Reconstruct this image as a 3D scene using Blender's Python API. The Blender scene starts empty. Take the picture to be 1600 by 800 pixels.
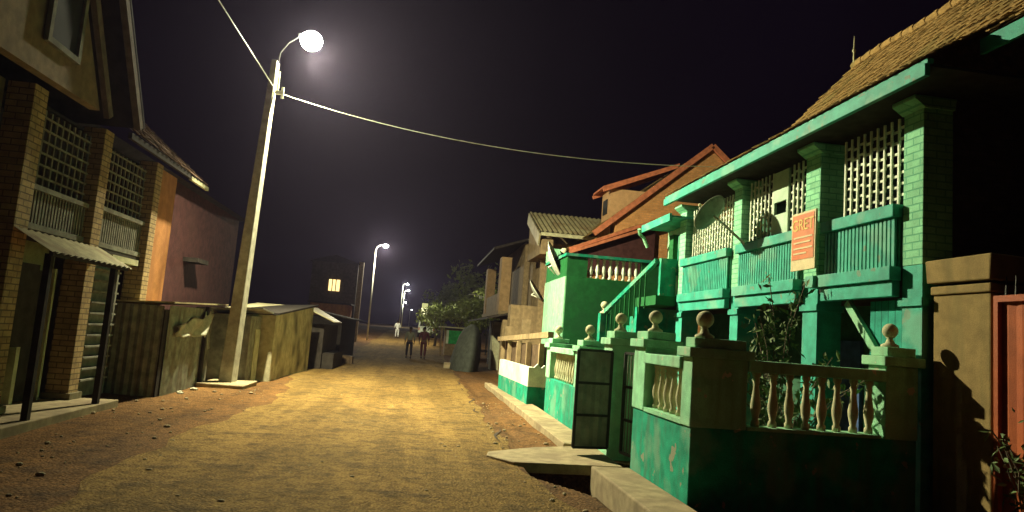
import bpy, bmesh, math, random
from mathutils import Vector, Matrix, Euler
R = math.radians
random.seed(7)
sc = bpy.context.scene
COL = sc.collection
# ------------------------------------------------------------ camera
cd = bpy.data.cameras.new('camera'); cam = bpy.data.objects.new('camera', cd); COL.objects.link(cam)
cd.sensor_width = 36; cd.lens = 24.75; cd.clip_end = 3000; cd.clip_start = 0.05
rows = [[0.98799, -0.09049, -0.12527], [-0.13439, -0.10304, -0.98556], [0.07627, 0.99055, -0.11396]]
m = Matrix(rows).to_4x4(); m.translation = (0, 0, 1.6)
cam.matrix_world = m
sc.camera = cam
# ------------------------------------------------------------ night sky, exposure
w = bpy.data.worlds.new('World'); sc.world = w; w.use_nodes = True
nt = w.node_tree; bg = nt.nodes['Background']
tc = nt.nodes.new('ShaderNodeTexCoord'); nz = nt.nodes.new('ShaderNodeTexNoise'); cr = nt.nodes.new('ShaderNodeValToRGB')
nz.inputs['Scale'].default_value = 2.0; nz.inputs['Detail'].default_value = 3
cr.color_ramp.elements[0].color = (0.0012, 0.0005, 0.0016, 1); cr.color_ramp.elements[0].position = .3
cr.color_ramp.elements[1].color = (0.0028, 0.0015, 0.0040, 1); cr.color_ramp.elements[1].position = .75
nt.links.new(tc.outputs['Generated'], nz.inputs['Vector']); nt.links.new(nz.outputs['Fac'], cr.inputs['Fac'])
nt.links.new(cr.outputs['Color'], bg.inputs['Color']); bg.inputs['Strength'].default_value = 1.0
sc.view_settings.view_transform = 'Standard'; sc.view_settings.look = 'None'
sc.view_settings.exposure = 0.22; sc.view_settings.gamma = 1
LAMP_COL = (1.0, 0.95, 0.6); LAMP_FAR = (0.95, 1.0, 0.82)
P_MAIN = 16500.0; P_WIDE = 13000.0; P_GLOW = 1500.0; P_BACK = 9500.0; P_FAR = 2500.0
HAZE_D = 0.00034
try:
    sc.cycles.max_bounces = 6; sc.cycles.volume_bounces = 0
except Exception: pass

# ------------------------------------------------------------ helpers
class MB:
    def __init__(s): s.bm = bmesh.new()
    def box(s, x0, x1, y0, y1, z0, z1, rz=0, jit=0):
        r = bmesh.ops.create_cube(s.bm, size=1)
        cx, cy, cz = (x0+x1)/2, (y0+y1)/2, (z0+z1)/2
        M = Matrix.Translation((cx, cy, cz)) @ Matrix.Rotation(rz, 4, 'Z') @ Matrix.Diagonal((abs(x1-x0), abs(y1-y0), abs(z1-z0), 1))
        bmesh.ops.transform(s.bm, matrix=M, verts=r['verts'])
        if jit:
            for v in r['verts']: v.co += Vector([random.uniform(-jit, jit) for _ in range(3)])
        return s
    def tube(s, p, q, r0, r1=None, n=10, cap=True):
        p, q = Vector(p), Vector(q); d = q-p; r1 = r0 if r1 is None else r1
        r = bmesh.ops.create_cone(s.bm, cap_ends=cap, segments=n, radius1=r0, radius2=r1, depth=d.length)
        M = Matrix.Translation((p+q)/2) @ d.to_track_quat('Z', 'Y').to_matrix().to_4x4()
        bmesh.ops.transform(s.bm, matrix=M, verts=r['verts']); return s
    def path(s, pts, r, n=6):
        for a, b in zip(pts[:-1], pts[1:]): s.tube(a, b, r, r, n)
        return s
    def bar(s, p, q, wd, ht):
        """rectangular bar from p to q, wd horizontal, ht vertical"""
        p, q = Vector(p), Vector(q); d = (q-p).normalized()
        side = d.cross(Vector((0, 0, 1)))
        side = side.normalized() if side.length > 1e-4 else Vector((1, 0, 0))
        u = side.cross(d).normalized()
        vs = []
        for c in (p, q):
            for a, b in ((-1, -1), (1, -1), (1, 1), (-1, 1)): vs.append(s.bm.verts.new(c + side*a*wd/2 + u*b*ht/2))
        for f in ((0, 1, 2, 3), (7, 6, 5, 4), (0, 4, 5, 1), (1, 5, 6, 2), (2, 6, 7, 3), (3, 7, 4, 0)):
            s.bm.faces.new([vs[i] for i in f])
        return s
    def poly(s, pts, ext):
        """polygon extruded by the vector ext"""
        e = Vector(ext); a = [s.bm.verts.new(Vector(p)) for p in pts]; b = [s.bm.verts.new(Vector(p)+e) for p in pts]
        n = len(pts); s.bm.faces.new(a); s.bm.faces.new(b[::-1])
        for i in range(n): s.bm.faces.new([a[i], b[i], b[(i+1) % n], a[(i+1) % n]])
        return s
    def lathe(s, c, prof, n=14):
        rings = []
        for r, z in prof:
            rings.append([s.bm.verts.new((c[0]+r*math.cos(2*math.pi*k/n), c[1]+r*math.sin(2*math.pi*k/n), c[2]+z)) for k in range(n)])
        for a, b in zip(rings[:-1], rings[1:]):
            for k in range(n): s.bm.faces.new([a[k], a[(k+1) % n], b[(k+1) % n], b[k]])
        s.bm.faces.new(rings[0][::-1]); s.bm.faces.new(rings[-1]); return s
    def ball(s, c, r, seg=16, sc_=(1, 1, 1)):
        x = bmesh.ops.create_uvsphere(s.bm, u_segments=seg, v_segments=seg//2+2, radius=r)
        bmesh.ops.transform(s.bm, matrix=Matrix.Translation(c) @ Matrix.Diagonal((*sc_, 1)), verts=x['verts']); return s
    def wave(s, p0, du, dv, nrm, waves, amp, nu=None, th=0.004):
        """corrugated sheet: p0 corner, du across the corrugation, dv along it"""
        p0, du, dv, nrm = Vector(p0), Vector(du), Vector(dv), Vector(nrm).normalized()
        nu = nu or waves*4; fr = []; bk = []
        for i in range(nu+1):
            t = i/nu; o = nrm*amp*math.sin(t*waves*2*math.pi)
            fr.append([s.bm.verts.new(p0+du*t+o+dv*k) for k in (0, 1)]); bk.append([s.bm.verts.new(p0+du*t+o-nrm*th+dv*k) for k in (0, 1)])
        for i in range(nu):
            s.bm.faces.new([fr[i][0], fr[i+1][0], fr[i+1][1], fr[i][1]]); s.bm.faces.new([bk[i][0], bk[i][1], bk[i+1][1], bk[i+1][0]])
        return s
    def build(s, name, mat, parent=None, bevel=0, smooth=False):
        bmesh.ops.recalc_face_normals(s.bm, faces=s.bm.faces)
        me = bpy.data.meshes.new(name); s.bm.to_mesh(me); s.bm.free()
        o = bpy.data.objects.new(name, me); COL.objects.link(o); me.materials.append(mat)
        if parent is not None:
            off = Vector((0, 0, 0)); p = parent
            while p is not None: off += p.location; p = p.parent
            me.transform(Matrix.Translation(-off)); o.parent = parent
        if smooth:
            for f in me.polygons: f.use_smooth = True
        if bevel:
            b = o.modifiers.new('bevel', 'BEVEL'); b.width = bevel; b.segments = 2; b.limit_method = 'ANGLE'
        return o
def tag(o, label=None, cat=None, group=None, kind=None):
    if label: o['label'] = label
    if cat: o['category'] = cat
    if group: o['group'] = group
    if kind: o['kind'] = kind
    return o
def thing(name, loc, label, cat, group=None):
    o = bpy.data.objects.new(name, None); COL.objects.link(o); o.location = loc; o.empty_display_size = .1
    return tag(o, label, cat, group)
def recentre(o):
    """put a one-mesh thing's origin at its base centre"""
    me = o.data; n = len(me.vertices)
    lo = Vector([min(v.co[i] for v in me.vertices) for i in range(3)]); hi = Vector([max(v.co[i] for v in me.vertices) for i in range(3)])
    c = Vector(((lo.x+hi.x)/2, (lo.y+hi.y)/2, lo.z)); me.transform(Matrix.Translation(-c)); o.location = c; return o
def copy_tree(o, parent=None):
    c = o.copy(); COL.objects.link(c); c.parent = parent
    for ch in list(o.children): copy_tree(ch, c)
    return c

# ------------------------------------------------------------ materials
MATS = {}
def mat(name, col, rough=.85, var=.25, scale=6, bump=.15, dirt=None, dirt_amt=.35, dirt_scale=1.3, brick=None, planks=None, metal=0, streak=False, chips=None):
    if name in MATS: return MATS[name]
    mt = bpy.data.materials.new(name); mt.use_nodes = True; MATS[name] = mt
    N, L = mt.node_tree.nodes, mt.node_tree.links
    b = N['Principled BSDF']; b.inputs['Specular IOR Level'].default_value = .5 if rough < .45 else .15; b.inputs['Roughness'].default_value = rough; b.inputs['Metallic'].default_value = metal
    g = N.new('ShaderNodeNewGeometry')
    def noise(s, d=6, vec=None):
        n = N.new('ShaderNodeTexNoise'); n.inputs['Scale'].default_value = s; n.inputs['Detail'].default_value = d
        L.new(vec or g.outputs['Position'], n.inputs['Vector']); return n.outputs['Fac']
    def ramp(fac, a, c, p0=.35, p1=.65):
        r = N.new('ShaderNodeValToRGB'); r.color_ramp.elements[0].color = (*a, 1); r.color_ramp.elements[1].color = (*c, 1)
        r.color_ramp.elements[0].position = p0; r.color_ramp.elements[1].position = p1; L.new(fac, r.inputs['Fac']); return r.outputs['Color']
    def mix(fac, a, c, mode='MIX'):
        x = N.new('ShaderNodeMix'); x.data_type = 'RGBA'; x.blend_type = mode
        if isinstance(fac, float): x.inputs[0].default_value = fac
        else: L.new(fac, x.inputs[0])
        for k, v in ((6, a), (7, c)):
            if isinstance(v, tuple): x.inputs[k].default_value = (*v, 1)
            else: L.new(v, x.inputs[k])
        return x.outputs[2]
    lo = tuple(c*(1-var) for c in col); hi = tuple(min(1, c*(1+var)) for c in col)
    base = ramp(noise(scale), lo, hi)
    fine = noise(scale*14, 3)
    base = mix(.35, base, ramp(fine, (.45, .45, .45), (1, 1, 1), .3, .6), 'MULTIPLY')
    hgt = fine
    if dirt:
        v = g.outputs['Position']
        if streak:
            mp = N.new('ShaderNodeMapping'); mp.inputs['Scale'].default_value = (3, 3, .35); L.new(v, mp.inputs['Vector']); v = mp.outputs['Vector']
        dn = noise(dirt_scale, 8, v); r = N.new('ShaderNodeValToRGB'); r.color_ramp.elements[0].position = .48; r.color_ramp.elements[1].position = .72
        r.color_ramp.elements[1].color = (dirt_amt*2, dirt_amt*2, dirt_amt*2, 1) if dirt_amt < .5 else (1, 1, 1, 1)
        r.color_ramp.elements[0].color = (0, 0, 0, 1)
        L.new(dn, r.inputs['Fac']); base = mix(r.outputs['Color'], base, dirt)
    if chips:
        cn = noise(5.5, 10); q = N.new('ShaderNodeValToRGB'); q.color_ramp.elements[0].position = .655; q.color_ramp.elements[1].position = .67
        L.new(cn, q.inputs['Fac']); base = mix(q.outputs['Color'], base, chips)
        c2 = noise(1.7, 6); q2 = N.new('ShaderNodeValToRGB'); q2.color_ramp.elements[0].position = .52; q2.color_ramp.elements[1].position = .6; q2.color_ramp.elements[1].color = (.45, .45, .45, 1); q2.color_ramp.elements[0].color = (0, 0, 0, 1)
        L.new(c2, q2.inputs['Fac']); base = mix(q2.outputs['Color'], base, tuple(.55*a+.45*b_ for a, b_ in zip(col, (.4, .42, .3))))
    if brick or planks:
        sx = N.new('ShaderNodeSeparateXYZ'); L.new(g.outputs['Position'], sx.inputs[0])
        ad = N.new('ShaderNodeMath'); ad.operation = 'ADD'; L.new(sx.outputs[0], ad.inputs[0]); L.new(sx.outputs[1], ad.inputs[1])
        cm = N.new('ShaderNodeCombineXYZ')
        if brick: L.new(ad.outputs[0], cm.inputs[0]); L.new(sx.outputs[2], cm.inputs[1])
        else: L.new(sx.outputs[2], cm.inputs[0]); L.new(ad.outputs[0], cm.inputs[1])
        bt = N.new('ShaderNodeTexBrick'); L.new(cm.outputs[0], bt.inputs['Vector']); bt.inputs['Scale'].default_value = 1
        if brick:
            bt.inputs['Brick Width'].default_value = .22; bt.inputs['Row Height'].default_value = .085; bt.inputs['Mortar Size'].default_value = .009; bt.inputs['Mortar Smooth'].default_value = .3
            mk, cc = bt.outputs['Fac'], brick
        else:
            bt.inputs['Brick Width'].default_value = 3; bt.inputs['Row Height'].default_value = planks; bt.inputs['Mortar Size'].default_value = .006; mk, cc = bt.outputs['Fac'], tuple(c*.3 for c in col)
        bt.inputs['Color1'].default_value = (1, 1, 1, 1); bt.inputs['Color2'].default_value = (.72, .72, .72, 1); bt.inputs['Mortar'].default_value = (1, 1, 1, 1)
        base = mix(.8, base, bt.outputs['Color'], 'MULTIPLY'); base = mix(mk, base, cc)
        iv = N.new('ShaderNodeMath'); iv.operation = 'SUBTRACT'; iv.inputs[0].default_value = 1; L.new(mk, iv.inputs[1])
        b2 = N.new('ShaderNodeBump'); b2.inputs['Strength'].default_value = .8; b2.inputs['Distance'].default_value = .01; L.new(iv.outputs[0], b2.inputs['Height'])
    L.new(base, b.inputs['Base Color'])
    bp = N.new('ShaderNodeBump'); bp.inputs['Strength'].default_value = bump; bp.inputs['Distance'].default_value = .03; L.new(hgt, bp.inputs['Height'])
    if brick or planks: L.new(b2.outputs[0], bp.inputs['Normal'])
    L.new(bp.outputs[0], b.inputs['Normal'])
    return mt
def emis(name, col, s):
    mt = bpy.data.materials.new(name); mt.use_nodes = True; b = mt.node_tree.nodes['Principled BSDF']
    b.inputs['Base Color'].default_value = (*col, 1); b.inputs['Emission Color'].default_value = (*col, 1); b.inputs['Emission Strength'].default_value = s; return mt

DIRT = (.16, .11, .06)
M_pale = mat('pale_green_paint', (.26, .58, .34), chips=(.5, .47, .33), var=.15, streak=True, dirt=(.17, .28, .17), dirt_amt=.42, dirt_scale=2.2, bump=.3)
M_teal = mat('teal_paint', (.010, .27, .16), chips=(.22, .24, .16), var=.25, streak=True, dirt=(.05, .17, .11), dirt_amt=.45, dirt_scale=2.4, bump=.3)
M_balc = mat('balcony_teal_wood', (.04, .34, .24), chips=(.12, .22, .15), var=.15, rough=.6, dirt=(.03, .2, .15), dirt_amt=.35, dirt_scale=4)
M_brickg = mat('pale_green_brick', (.27, .62, .36), var=.1, brick=(.12, .36, .22), bump=.1)
M_green = mat('green_paint', (.012, .115, .03), var=.15, dirt=(.015, .08, .03), dirt_amt=.4)
M_white = mat('white_paint', (.72, .78, .60), var=.12, rough=.6, dirt=(.35, .36, .28), dirt_amt=.35)
M_cream = mat('cream_concrete', (.52, .50, .31), var=.15, dirt=(.3, .27, .16), dirt_amt=.4, dirt_scale=4)
M_conc = mat('concrete', (.30, .235, .135), var=.22, dirt=(.18, .13, .08), dirt_amt=.45, dirt_scale=1.8, bump=.4)
M_yel = mat('yellow_render', (.25, .17, .065), var=.15, dirt=(.13, .11, .045), dirt_amt=.35, dirt_scale=2, streak=True)
M_rust = mat('orange_metal', (.36, .085, .025), var=.12, rough=.55, dirt=(.3, .07, .035), dirt_amt=.3, dirt_scale=2)
M_tile = mat('clay_tile', (.32, .20, .07), var=.3, scale=9, dirt=(.19, .15, .05), dirt_amt=.45, dirt_scale=1.5, bump=.4)
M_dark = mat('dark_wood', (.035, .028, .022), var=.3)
M_brown = mat('brown_wood', (.13, .085, .05), var=.3, planks=.13)
M_iron = mat('iron', (.035, .035, .03), rough=.5, var=.2, metal=.3)
M_gatesheet = mat('gate_sheet', (.22, .23, .18), rough=.5, var=.25, metal=.2, dirt=(.12, .1, .07), dirt_scale=3)
M_galv = mat('galvanised_steel', (.62, .62, .5), rough=.45, var=.1, metal=.2)
M_poleconc = mat('pole_concrete', (.42, .40, .31), var=.2, bump=.3)
M_dish0 = mat('grey_dish', (.20, .23, .15), rough=.6, var=.15, dirt=(.1, .12, .08), dirt_scale=9)
M_dish = mat('dish_metal', (.5, .52, .42), rough=.5, var=.1, dirt=(.3, .32, .24), dirt_scale=5)
M_redbrick = mat('orange_brick', (.68, .32, .11), var=.15, brick=(.5, .27, .12))
M_redtrim = mat('red_wood', (.52, .17, .08), var=.2)
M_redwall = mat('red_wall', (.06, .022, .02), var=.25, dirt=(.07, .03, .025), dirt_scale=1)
M_tan = mat('tan_render', (.32, .23, .12), var=.2, dirt=(.18, .13, .07), dirt_amt=.45, dirt_scale=1.2, streak=True)
M_tin = mat('old_tin', (.42, .37, .2), rough=.55, var=.2, metal=.2, dirt=(.2, .12, .06), dirt_amt=.45, dirt_scale=1.6)
M_greytin = mat('grey_tin', (.25, .25, .19), rough=.6, var=.3, metal=.2, dirt=(.12, .08, .05), dirt_amt=.45, dirt_scale=1.6, streak=True)
M_leftbrick = mat('left_brick', (.42, .29, .14), var=.2, brick=(.14, .1, .06))
M_leftwall = mat('left_render', (.20, .17, .10), var=.25, dirt=(.11, .09, .06), dirt_amt=.45, dirt_scale=1.4, streak=True)
M_leftgreen = mat('left_green_render', (.22, .24, .12), var=.2, dirt=(.1, .1, .06), dirt_amt=.45, dirt_scale=1.5)
M_leftwood = mat('left_wood', (.20, .19, .15), var=.25, dirt=(.1, .09, .07), dirt_scale=4)
M_orangewall = mat('orange_render', (.42, .18, .06), var=.15, dirt=(.25, .1, .04), dirt_scale=1.2, streak=True)
M_leaf = mat('leaf', (.10, .15, .05), var=.35, scale=14, rough=.6)
M_leaf2 = mat('tree_leaf', (.24, .29, .08), var=.4, scale=3, rough=.7)
M_bark = mat('bark', (.12, .09, .06), var=.3)
M_mold = mat('stained_plaster', (.50, .45, .28), var=.2, dirt=(.05, .045, .03), dirt_amt=.5, dirt_scale=1.5, bump=.3)
M_cloth = mat('pale_cloth', (.50, .48, .36), var=.15, scale=10, bump=.5)
M_tarp = mat('tarp', (.055, .06, .048), var=.2, bump=.3)
M_signor = mat('sign_orange', (.62, .17, .06), rough=.5, var=.12, bump=.02, dirt=(.5, .2, .09), dirt_scale=4)
M_signpale = mat('sign_pale', (.62, .50, .28), rough=.5, var=.1, bump=.02)
M_signyel = mat('sign_letter', (.70, .48, .12), rough=.5, var=.1, bump=.02)
M_glass = mat('dark_glass', (.03, .03, .03), rough=.8, var=.1, bump=0)
M_black = mat('dark_interior', (.02, .016, .013), var=.2)
M_skin = mat('skin', (.11, .06, .035), rough=.6, var=.05, bump=.02)
M_hair = mat('hair', (.01, .01, .01), var=.1)
M_grey = mat('grey_cloth', (.20, .20, .14), var=.1)
M_maroon = mat('maroon_cloth', (.10, .03, .03), var=.1)
M_darkcloth = mat('dark_cloth', (.03, .025, .03), var=.1)
M_whitecloth = mat('white_cloth', (.7, .7, .62), var=.08)

# ------------------------------------------------------------ ground
def smooth(a, b, x): t = max(0, min(1, (x-a)/(b-a))); return t*t*(3-2*t)
def rise(y):
    if y < 38: return 0
    if y < 60: return .4*smooth(38, 60, y)
    if y < 100: return .4+.03*(y-60)
    return 1.6+.005*(y-100)
def ditch_edges(y):
    # left and right lip of the open drain beside the road
    l = 2.12 + (1.55-2.12)*smooth(7.4, 8.5, y)
    r = 2.40
    return l, r
def hz(x, y):
    z = rise(y)
    if y < 25:
        z += .03*smooth(1.4, 2.0, x)*math.sin(y*2.3) * .4
    if x < -2.5 and y < 60: z += .03*math.sin(x*2.1+y)*smooth(-2.5, -4, x)*.5
    l, r = ditch_edges(y)
    if 3.5 < y < 9.6:
        d = smooth(l-.06, l+.04, x)*(1-smooth(2.9, 3.0, x))*smooth(3.6, 3.8, y)*(1-smooth(9.4, 9.5, y))
        z -= .62*d
    # shallow gutter further along the edge
    if 10 < y < 34:
        e = 1.75+.004*(y-10)**1.5*.3
        z -= .045*math.exp(-((x-e)/.09)**2)*(.5+.5*math.sin(y*1.7))
    return z
def frange(a, b, s):
    r = []; 
    while a < b-1e-6: r.append(a); a += s
    return r
xs = [-600, -300, -150, -80, -50, -30, -20]+frange(-14, -6, 1)+frange(-6, 1, .25)+frange(1, 3.2, .04)+frange(3.2, 8, .4)+[8, 10, 14, 20, 30, 50, 80, 150, 300, 600]
ys = [-200, -60, -30, -10, 0, 2]+frange(3, 10, .08)+frange(10, 20, .25)+frange(20, 64, 1)+[64, 70, 80, 100, 120, 150, 200, 300, 500, 900, 1500]
def sheet(name, xs, ys, mt, fx=None, dz=0, kind='structure'):
    bm = bmesh.new(); g = []
    for y in ys:
        row = []
        for x in xs:
            X = fx(x, y) if fx else x
            row.append(bm.verts.new((X, y, hz(X, y)+dz)))
        g.append(row)
    for j in range(len(ys)-1):
        for i in range(len(xs)-1): bm.faces.new([g[j][i], g[j][i+1], g[j+1][i+1], g[j+1][i]])
    me = bpy.data.meshes.new(name); bm.to_mesh(me); bm.free(); me.materials.append(mt)
    for f in me.polygons: f.use_smooth = True
    o = bpy.data.objects.new(name, me); COL.objects.link(o); o['kind'] = kind; return o
def ground_mat(name, c0, c1, c2, bumpd, grit):
    mt = bpy.data.materials.new(name); mt.use_nodes = True; N, L = mt.node_tree.nodes, mt.node_tree.links
    b = N['Principled BSDF']; b.inputs['Specular IOR Level'].default_value = .1; b.inputs['Roughness'].default_value = .95; g = N.new('ShaderNodeNewGeometry')
    def noise(s, d, mp=None):
        n = N.new('ShaderNodeTexNoise'); n.inputs['Scale'].default_value = s; n.inputs['Detail'].default_value = d; n.inputs['Roughness'].default_value = .6
        if mp:
            q = N.new('ShaderNodeMapping'); q.inputs['Scale'].default_value = mp; L.new(g.outputs['Position'], q.inputs[0]); L.new(q.outputs[0], n.inputs['Vector'])
        else: L.new(g.outputs['Position'], n.inputs['Vector'])
        return n.outputs['Fac']
    def ramp(f, a, c, p0, p1):
        r = N.new('ShaderNodeValToRGB'); r.color_ramp.elements[0].color = (*a, 1); r.color_ramp.elements[1].color = (*c, 1)
        r.color_ramp.elements[0].position = p0; r.color_ramp.elements[1].position = p1; L.new(f, r.inputs['Fac']); return r.outputs['Color']
    def mix(f, a, c, mode='MIX'):
        x = N.new('ShaderNodeMix'); x.data_type = 'RGBA'; x.blend_type = mode
        if isinstance(f, float): x.inputs[0].default_value = f
        else: L.new(f, x.inputs[0])
        for k, v in ((6, a), (7, c)):
            if isinstance(v, tuple): x.inputs[k].default_value = (*v, 1)
            else: L.new(v, x.inputs[k])
        return x.outputs[2]
    col = ramp(noise(.55, 8, (1, .45, 1)), c0, c1, .38, .62)
    patch = noise(2.2, 9); r = N.new('ShaderNodeValToRGB'); r.color_ramp.elements[0].position = .5; r.color_ramp.elements[1].position = .7; L.new(patch, r.inputs[0])
    col = mix(r.outputs[0], col, c2)
    tracks = ramp(noise(1.6, 4, (1, .05, 1)), (.55, .53, .5), (1, 1, 1), .42, .56); col = mix(.5, col, tracks, 'MULTIPLY')
    gr = noise(grit, 6); col = mix(.9, col, ramp(gr, (.38, .36, .34), (1.0, 1.0, 1.0), .36, .6), 'MULTIPLY')
    md = noise(7, 7); col = mix(.7, col, ramp(md, (.5, .48, .46), (1, 1, 1), .38, .55), 'MULTIPLY')
    vo = N.new('ShaderNodeTexVoronoi'); vo.inputs['Scale'].default_value = 34; L.new(g.outputs['Position'], vo.inputs['Vector'])
    col = mix(.38, col, ramp(vo.outputs['Distance'], (1, 1, 1), (.45, .42, .4), .2, .75), 'MULTIPLY')
    L.new(col, b.inputs['Base Color'])
    ad = N.new('ShaderNodeMath'); ad.operation = 'SUBTRACT'; L.new(gr, ad.inputs[0]); L.new(vo.outputs['Distance'], ad.inputs[1])
    bp = N.new('ShaderNodeBump'); bp.inputs['Strength'].default_value = .9; bp.inputs['Distance'].default_value = bumpd; L.new(ad.outputs[0], bp.inputs['Height'])
    b3 = N.new('ShaderNodeBump'); b3.inputs['Strength'].default_value = .8; b3.inputs['Distance'].default_value = .09; L.new(patch, b3.inputs['Height']); L.new(b3.outputs[0], bp.inputs['Normal'])
    L.new(bp.outputs[0], b.inputs['Normal']); return mt
M_ground = ground_mat('dirt_ground', (.19, .10, .038), (.28, .14, .045), (.12, .068, .03), .02, 30)
M_road = ground_mat('worn_road', (.28, .178, .056), (.44, .27, .08), (.17, .11, .042), .025, 44)
sheet('ground', xs, ys, M_ground)
def road_fx(t, y):
    rt = 1.48+.10*math.sin(y*1.3)*.5+.04*math.sin(y*4.1) + (.18*smooth(9, 6.5, y) if y < 9 else 0) + .012*max(0, y-14)
    if y < 9: rt = min(rt, ditch_edges(y)[0]-.12)
    lf = -2.75+.16*math.sin(y*.5)+.07*math.sin(y*2.3)+.04*math.sin(y*5.1)
    if y > 14: lf -= .07*min(10, y-14)
    return lf+(rt-lf)*t
sheet('road', [i/24 for i in range(25)], [-60, -20, -8, 0, 2]+frange(3, 22, .25)+frange(22, 64, 1)+[64, 75, 90, 120, 160, 220, 320, 500], M_road, road_fx, .008)
# dark cracked gutter line along the road edge
def strip(pts, wd, name, mt, dz=.02, th=.0):
    bm = bmesh.new(); prev = None
    for (x, y, k) in pts:
        a = bm.verts.new((x-wd*k/2, y, hz(x-wd*k/2, y)+dz)); b = bm.verts.new((x+wd*k/2, y, hz(x+wd*k/2, y)+dz))
        if prev: bm.faces.new([prev[0], prev[1], b, a])
        prev = (a, b)
    me = bpy.data.meshes.new(name); bm.to_mesh(me); bm.free(); me.materials.append(mt); o = bpy.data.objects.new(name, me); COL.objects.link(o); o['kind'] = 'structure'; return o
M_crack = mat('gutter_dirt', (.05, .032, .02), var=.3)
pts = []
for i in range(90):
    y = 10.2+i*.17; pts.append((1.45+.10*math.sin(y*1.1)+.05*math.sin(y*3.7)+random.uniform(-.015, .015)+.004*(y-10), y, max(.03, 1.3*math.sin(y*1.7+1)*math.sin(y*.6))*random.uniform(.5, 1)))
strip(pts, .075, 'gutter', M_crack)
pts = [(road_fx(1, y)+.01, y, .4+random.random()) for y in frange(5.0, 8.5, .1)]


# ------------------------------------------------------------ drain slab, kerbs, step
o = MB().poly([(1.36, 8.97, .05), (2.76, 8.93, .07), (2.76, 10.45, .09), (1.85, 10.22, .06), (1.12, 9.78, .03), (1.07, 9.5, .03)], (0, 0, -.13)).build('footbridge_slab', M_conc, bevel=.012)
tag(recentre(o), 'concrete slab bridging the open drain in front of the iron gate', 'slab')
o = MB().box(2.3, 2.80, 5.0, 8.74, -.62, .10, jit=.01).build('concrete_step', M_conc, bevel=.02)
tag(recentre(o), 'raised concrete step along the foot of the teal garden wall beside the open drain', 'step')
o = MB().poly([(2.3, 10.4, -.05), (2.77, 10.4, -.05), (2.77, 15.3, -.02), (2.45, 22, -.02), (2.25, 22, -.02), (2.28, 15.3, -.02)], (0, 0, .16)).build('kerb', M_conc, bevel=.015)
o['kind'] = 'structure'
# rubble and pebbles
st = MB()
for i in range(420):
    x = random.choice([random.uniform(1.3, 2.2), random.uniform(-5, 1.3), random.uniform(-4.8, -3)]); y = random.uniform(5.5, 17)
    l, r_ = ditch_edges(y)
    if y < 9 and x > l-.1: continue
    s_ = random.choice([.006, .01, .012, .018, .03])*random.uniform(.7, 1.3)*(.7 if x > -3 and x < 1.3 else 1); st.ball((x, y, hz(x, y)+s_*.4), s_, 6, (random.uniform(.8, 1.5), 1, .6))
o = st.build('pebbles', M_conc); tag(o, 'small pebbles and crumbs of rubble scattered over the dirt road', 'pebbles', kind='stuff')
for (x, y, s_, lb) in ((2.28, 7.0, .045, 'small white stone lying at the lip of the drain beside the step'), (-4.45, 15.6, .07, 'pale crumpled scrap of rubbish on the dirt left of the pole plinth'), (-4.5, 14.9, .06, 'pale scrap of rubbish at the foot of the grey tin shed')):
    b = MB().ball((x, y, hz(x, y)+(.12 if x > 0 else .02)), s_, 8, (1.2, .8, .5))
    for v in b.bm.verts: v.co += Vector([random.uniform(-.012, .012) for _ in range(3)])
    tag(recentre(b.build('litter' if x < 0 else 'stone', M_cloth)), lb, 'litter' if x < 0 else 'stone')

# ------------------------------------------------------------ street lamps
M_lens = emis('lamp_lens', (1, 1, .86), 170)
M_lensfar = emis('far_lamp_lens', (.93, 1, .95), 40)
def add_light(name, loc, kind, power, col, parent, target=None, size=.12, spot=165):
    ld = bpy.data.lights.new(name, kind); ld.energy = power; ld.color = col
    if kind in ('POINT', 'SPOT'): ld.shadow_soft_size = size
    if kind == 'SPOT': ld.spot_size = R(spot); ld.spot_blend = 1
    lo = bpy.data.objects.new(name, ld); COL.objects.link(lo); lo.parent = parent; lo.location = loc
    if target: lo.rotation_euler = (Vector(target)-Vector(loc)).to_track_quat('-Z', 'Y').to_euler()
    return lo
def make_lamp(loc, label, far=False, hgt=8.15, lean=0):
    t = thing('street_lamp', loc, label, 'street lamp', 'lit street lamps along the road')
    x, y, z = loc
    MB().tube((x, y, z-.1), (x, y, z+hgt-.55), .07, .042, 12).build('pole', M_galv, t, smooth=True)
    MB().path([(x, y, z+hgt-.6), (x+.08, y, z+hgt-.32), (x+.35, y, z+hgt-.12), (x+.55, y, z+hgt-.06)], .028, 8).build('arm', M_galv, t)
    hd = MB().box(x+.5, x+1.02, y-.14, y+.14, z+hgt-.09, z+hgt-.01).build('lamp_head', M_galv, t, bevel=.03)
    ls = MB(); ls.ball((x+.78, y, z+hgt-.13), .2 if not far else .24, 16, (1, .9, .62)); ls.build('lens', M_lensfar if far else M_lens, hd, smooth=True)
    return t
L1 = thing('street_lamp', (-3.9, 17.0, .1), 'nearest street lamp, shining brightest, on a tall tapered concrete pole', 'street lamp', 'lit street lamps along the road')
sb = MB(); B0 = [(-4.29, 16.76), (-4.0, 16.76), (-3.97, 17.16), (-4.29, 17.16)]; B1 = [(-4.0, 16.9), (-3.87, 16.9), (-3.86, 17.17), (-4.0, 17.17)]
vs = [sb.bm.verts.new((x, y, .09)) for x, y in B0]+[sb.bm.verts.new((x, y, 7.75)) for x, y in B1]
for f_ in ((3, 2, 1, 0), (4, 5, 6, 7), (0, 1, 5, 4), (1, 2, 6, 5), (2, 3, 7, 6), (3, 0, 4, 7)): sb.bm.faces.new([vs[i] for i in f_])
sb.build('pole', M_poleconc, L1, bevel=.015)
MB().path([(-3.9, 17.0, 7.3), (-3.86, 17.08, 8.0), (-3.72, 17.25, 8.35), (-3.5, 17.42, 8.62)], .016, 8).build('arm', M_hair, L1)
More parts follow.
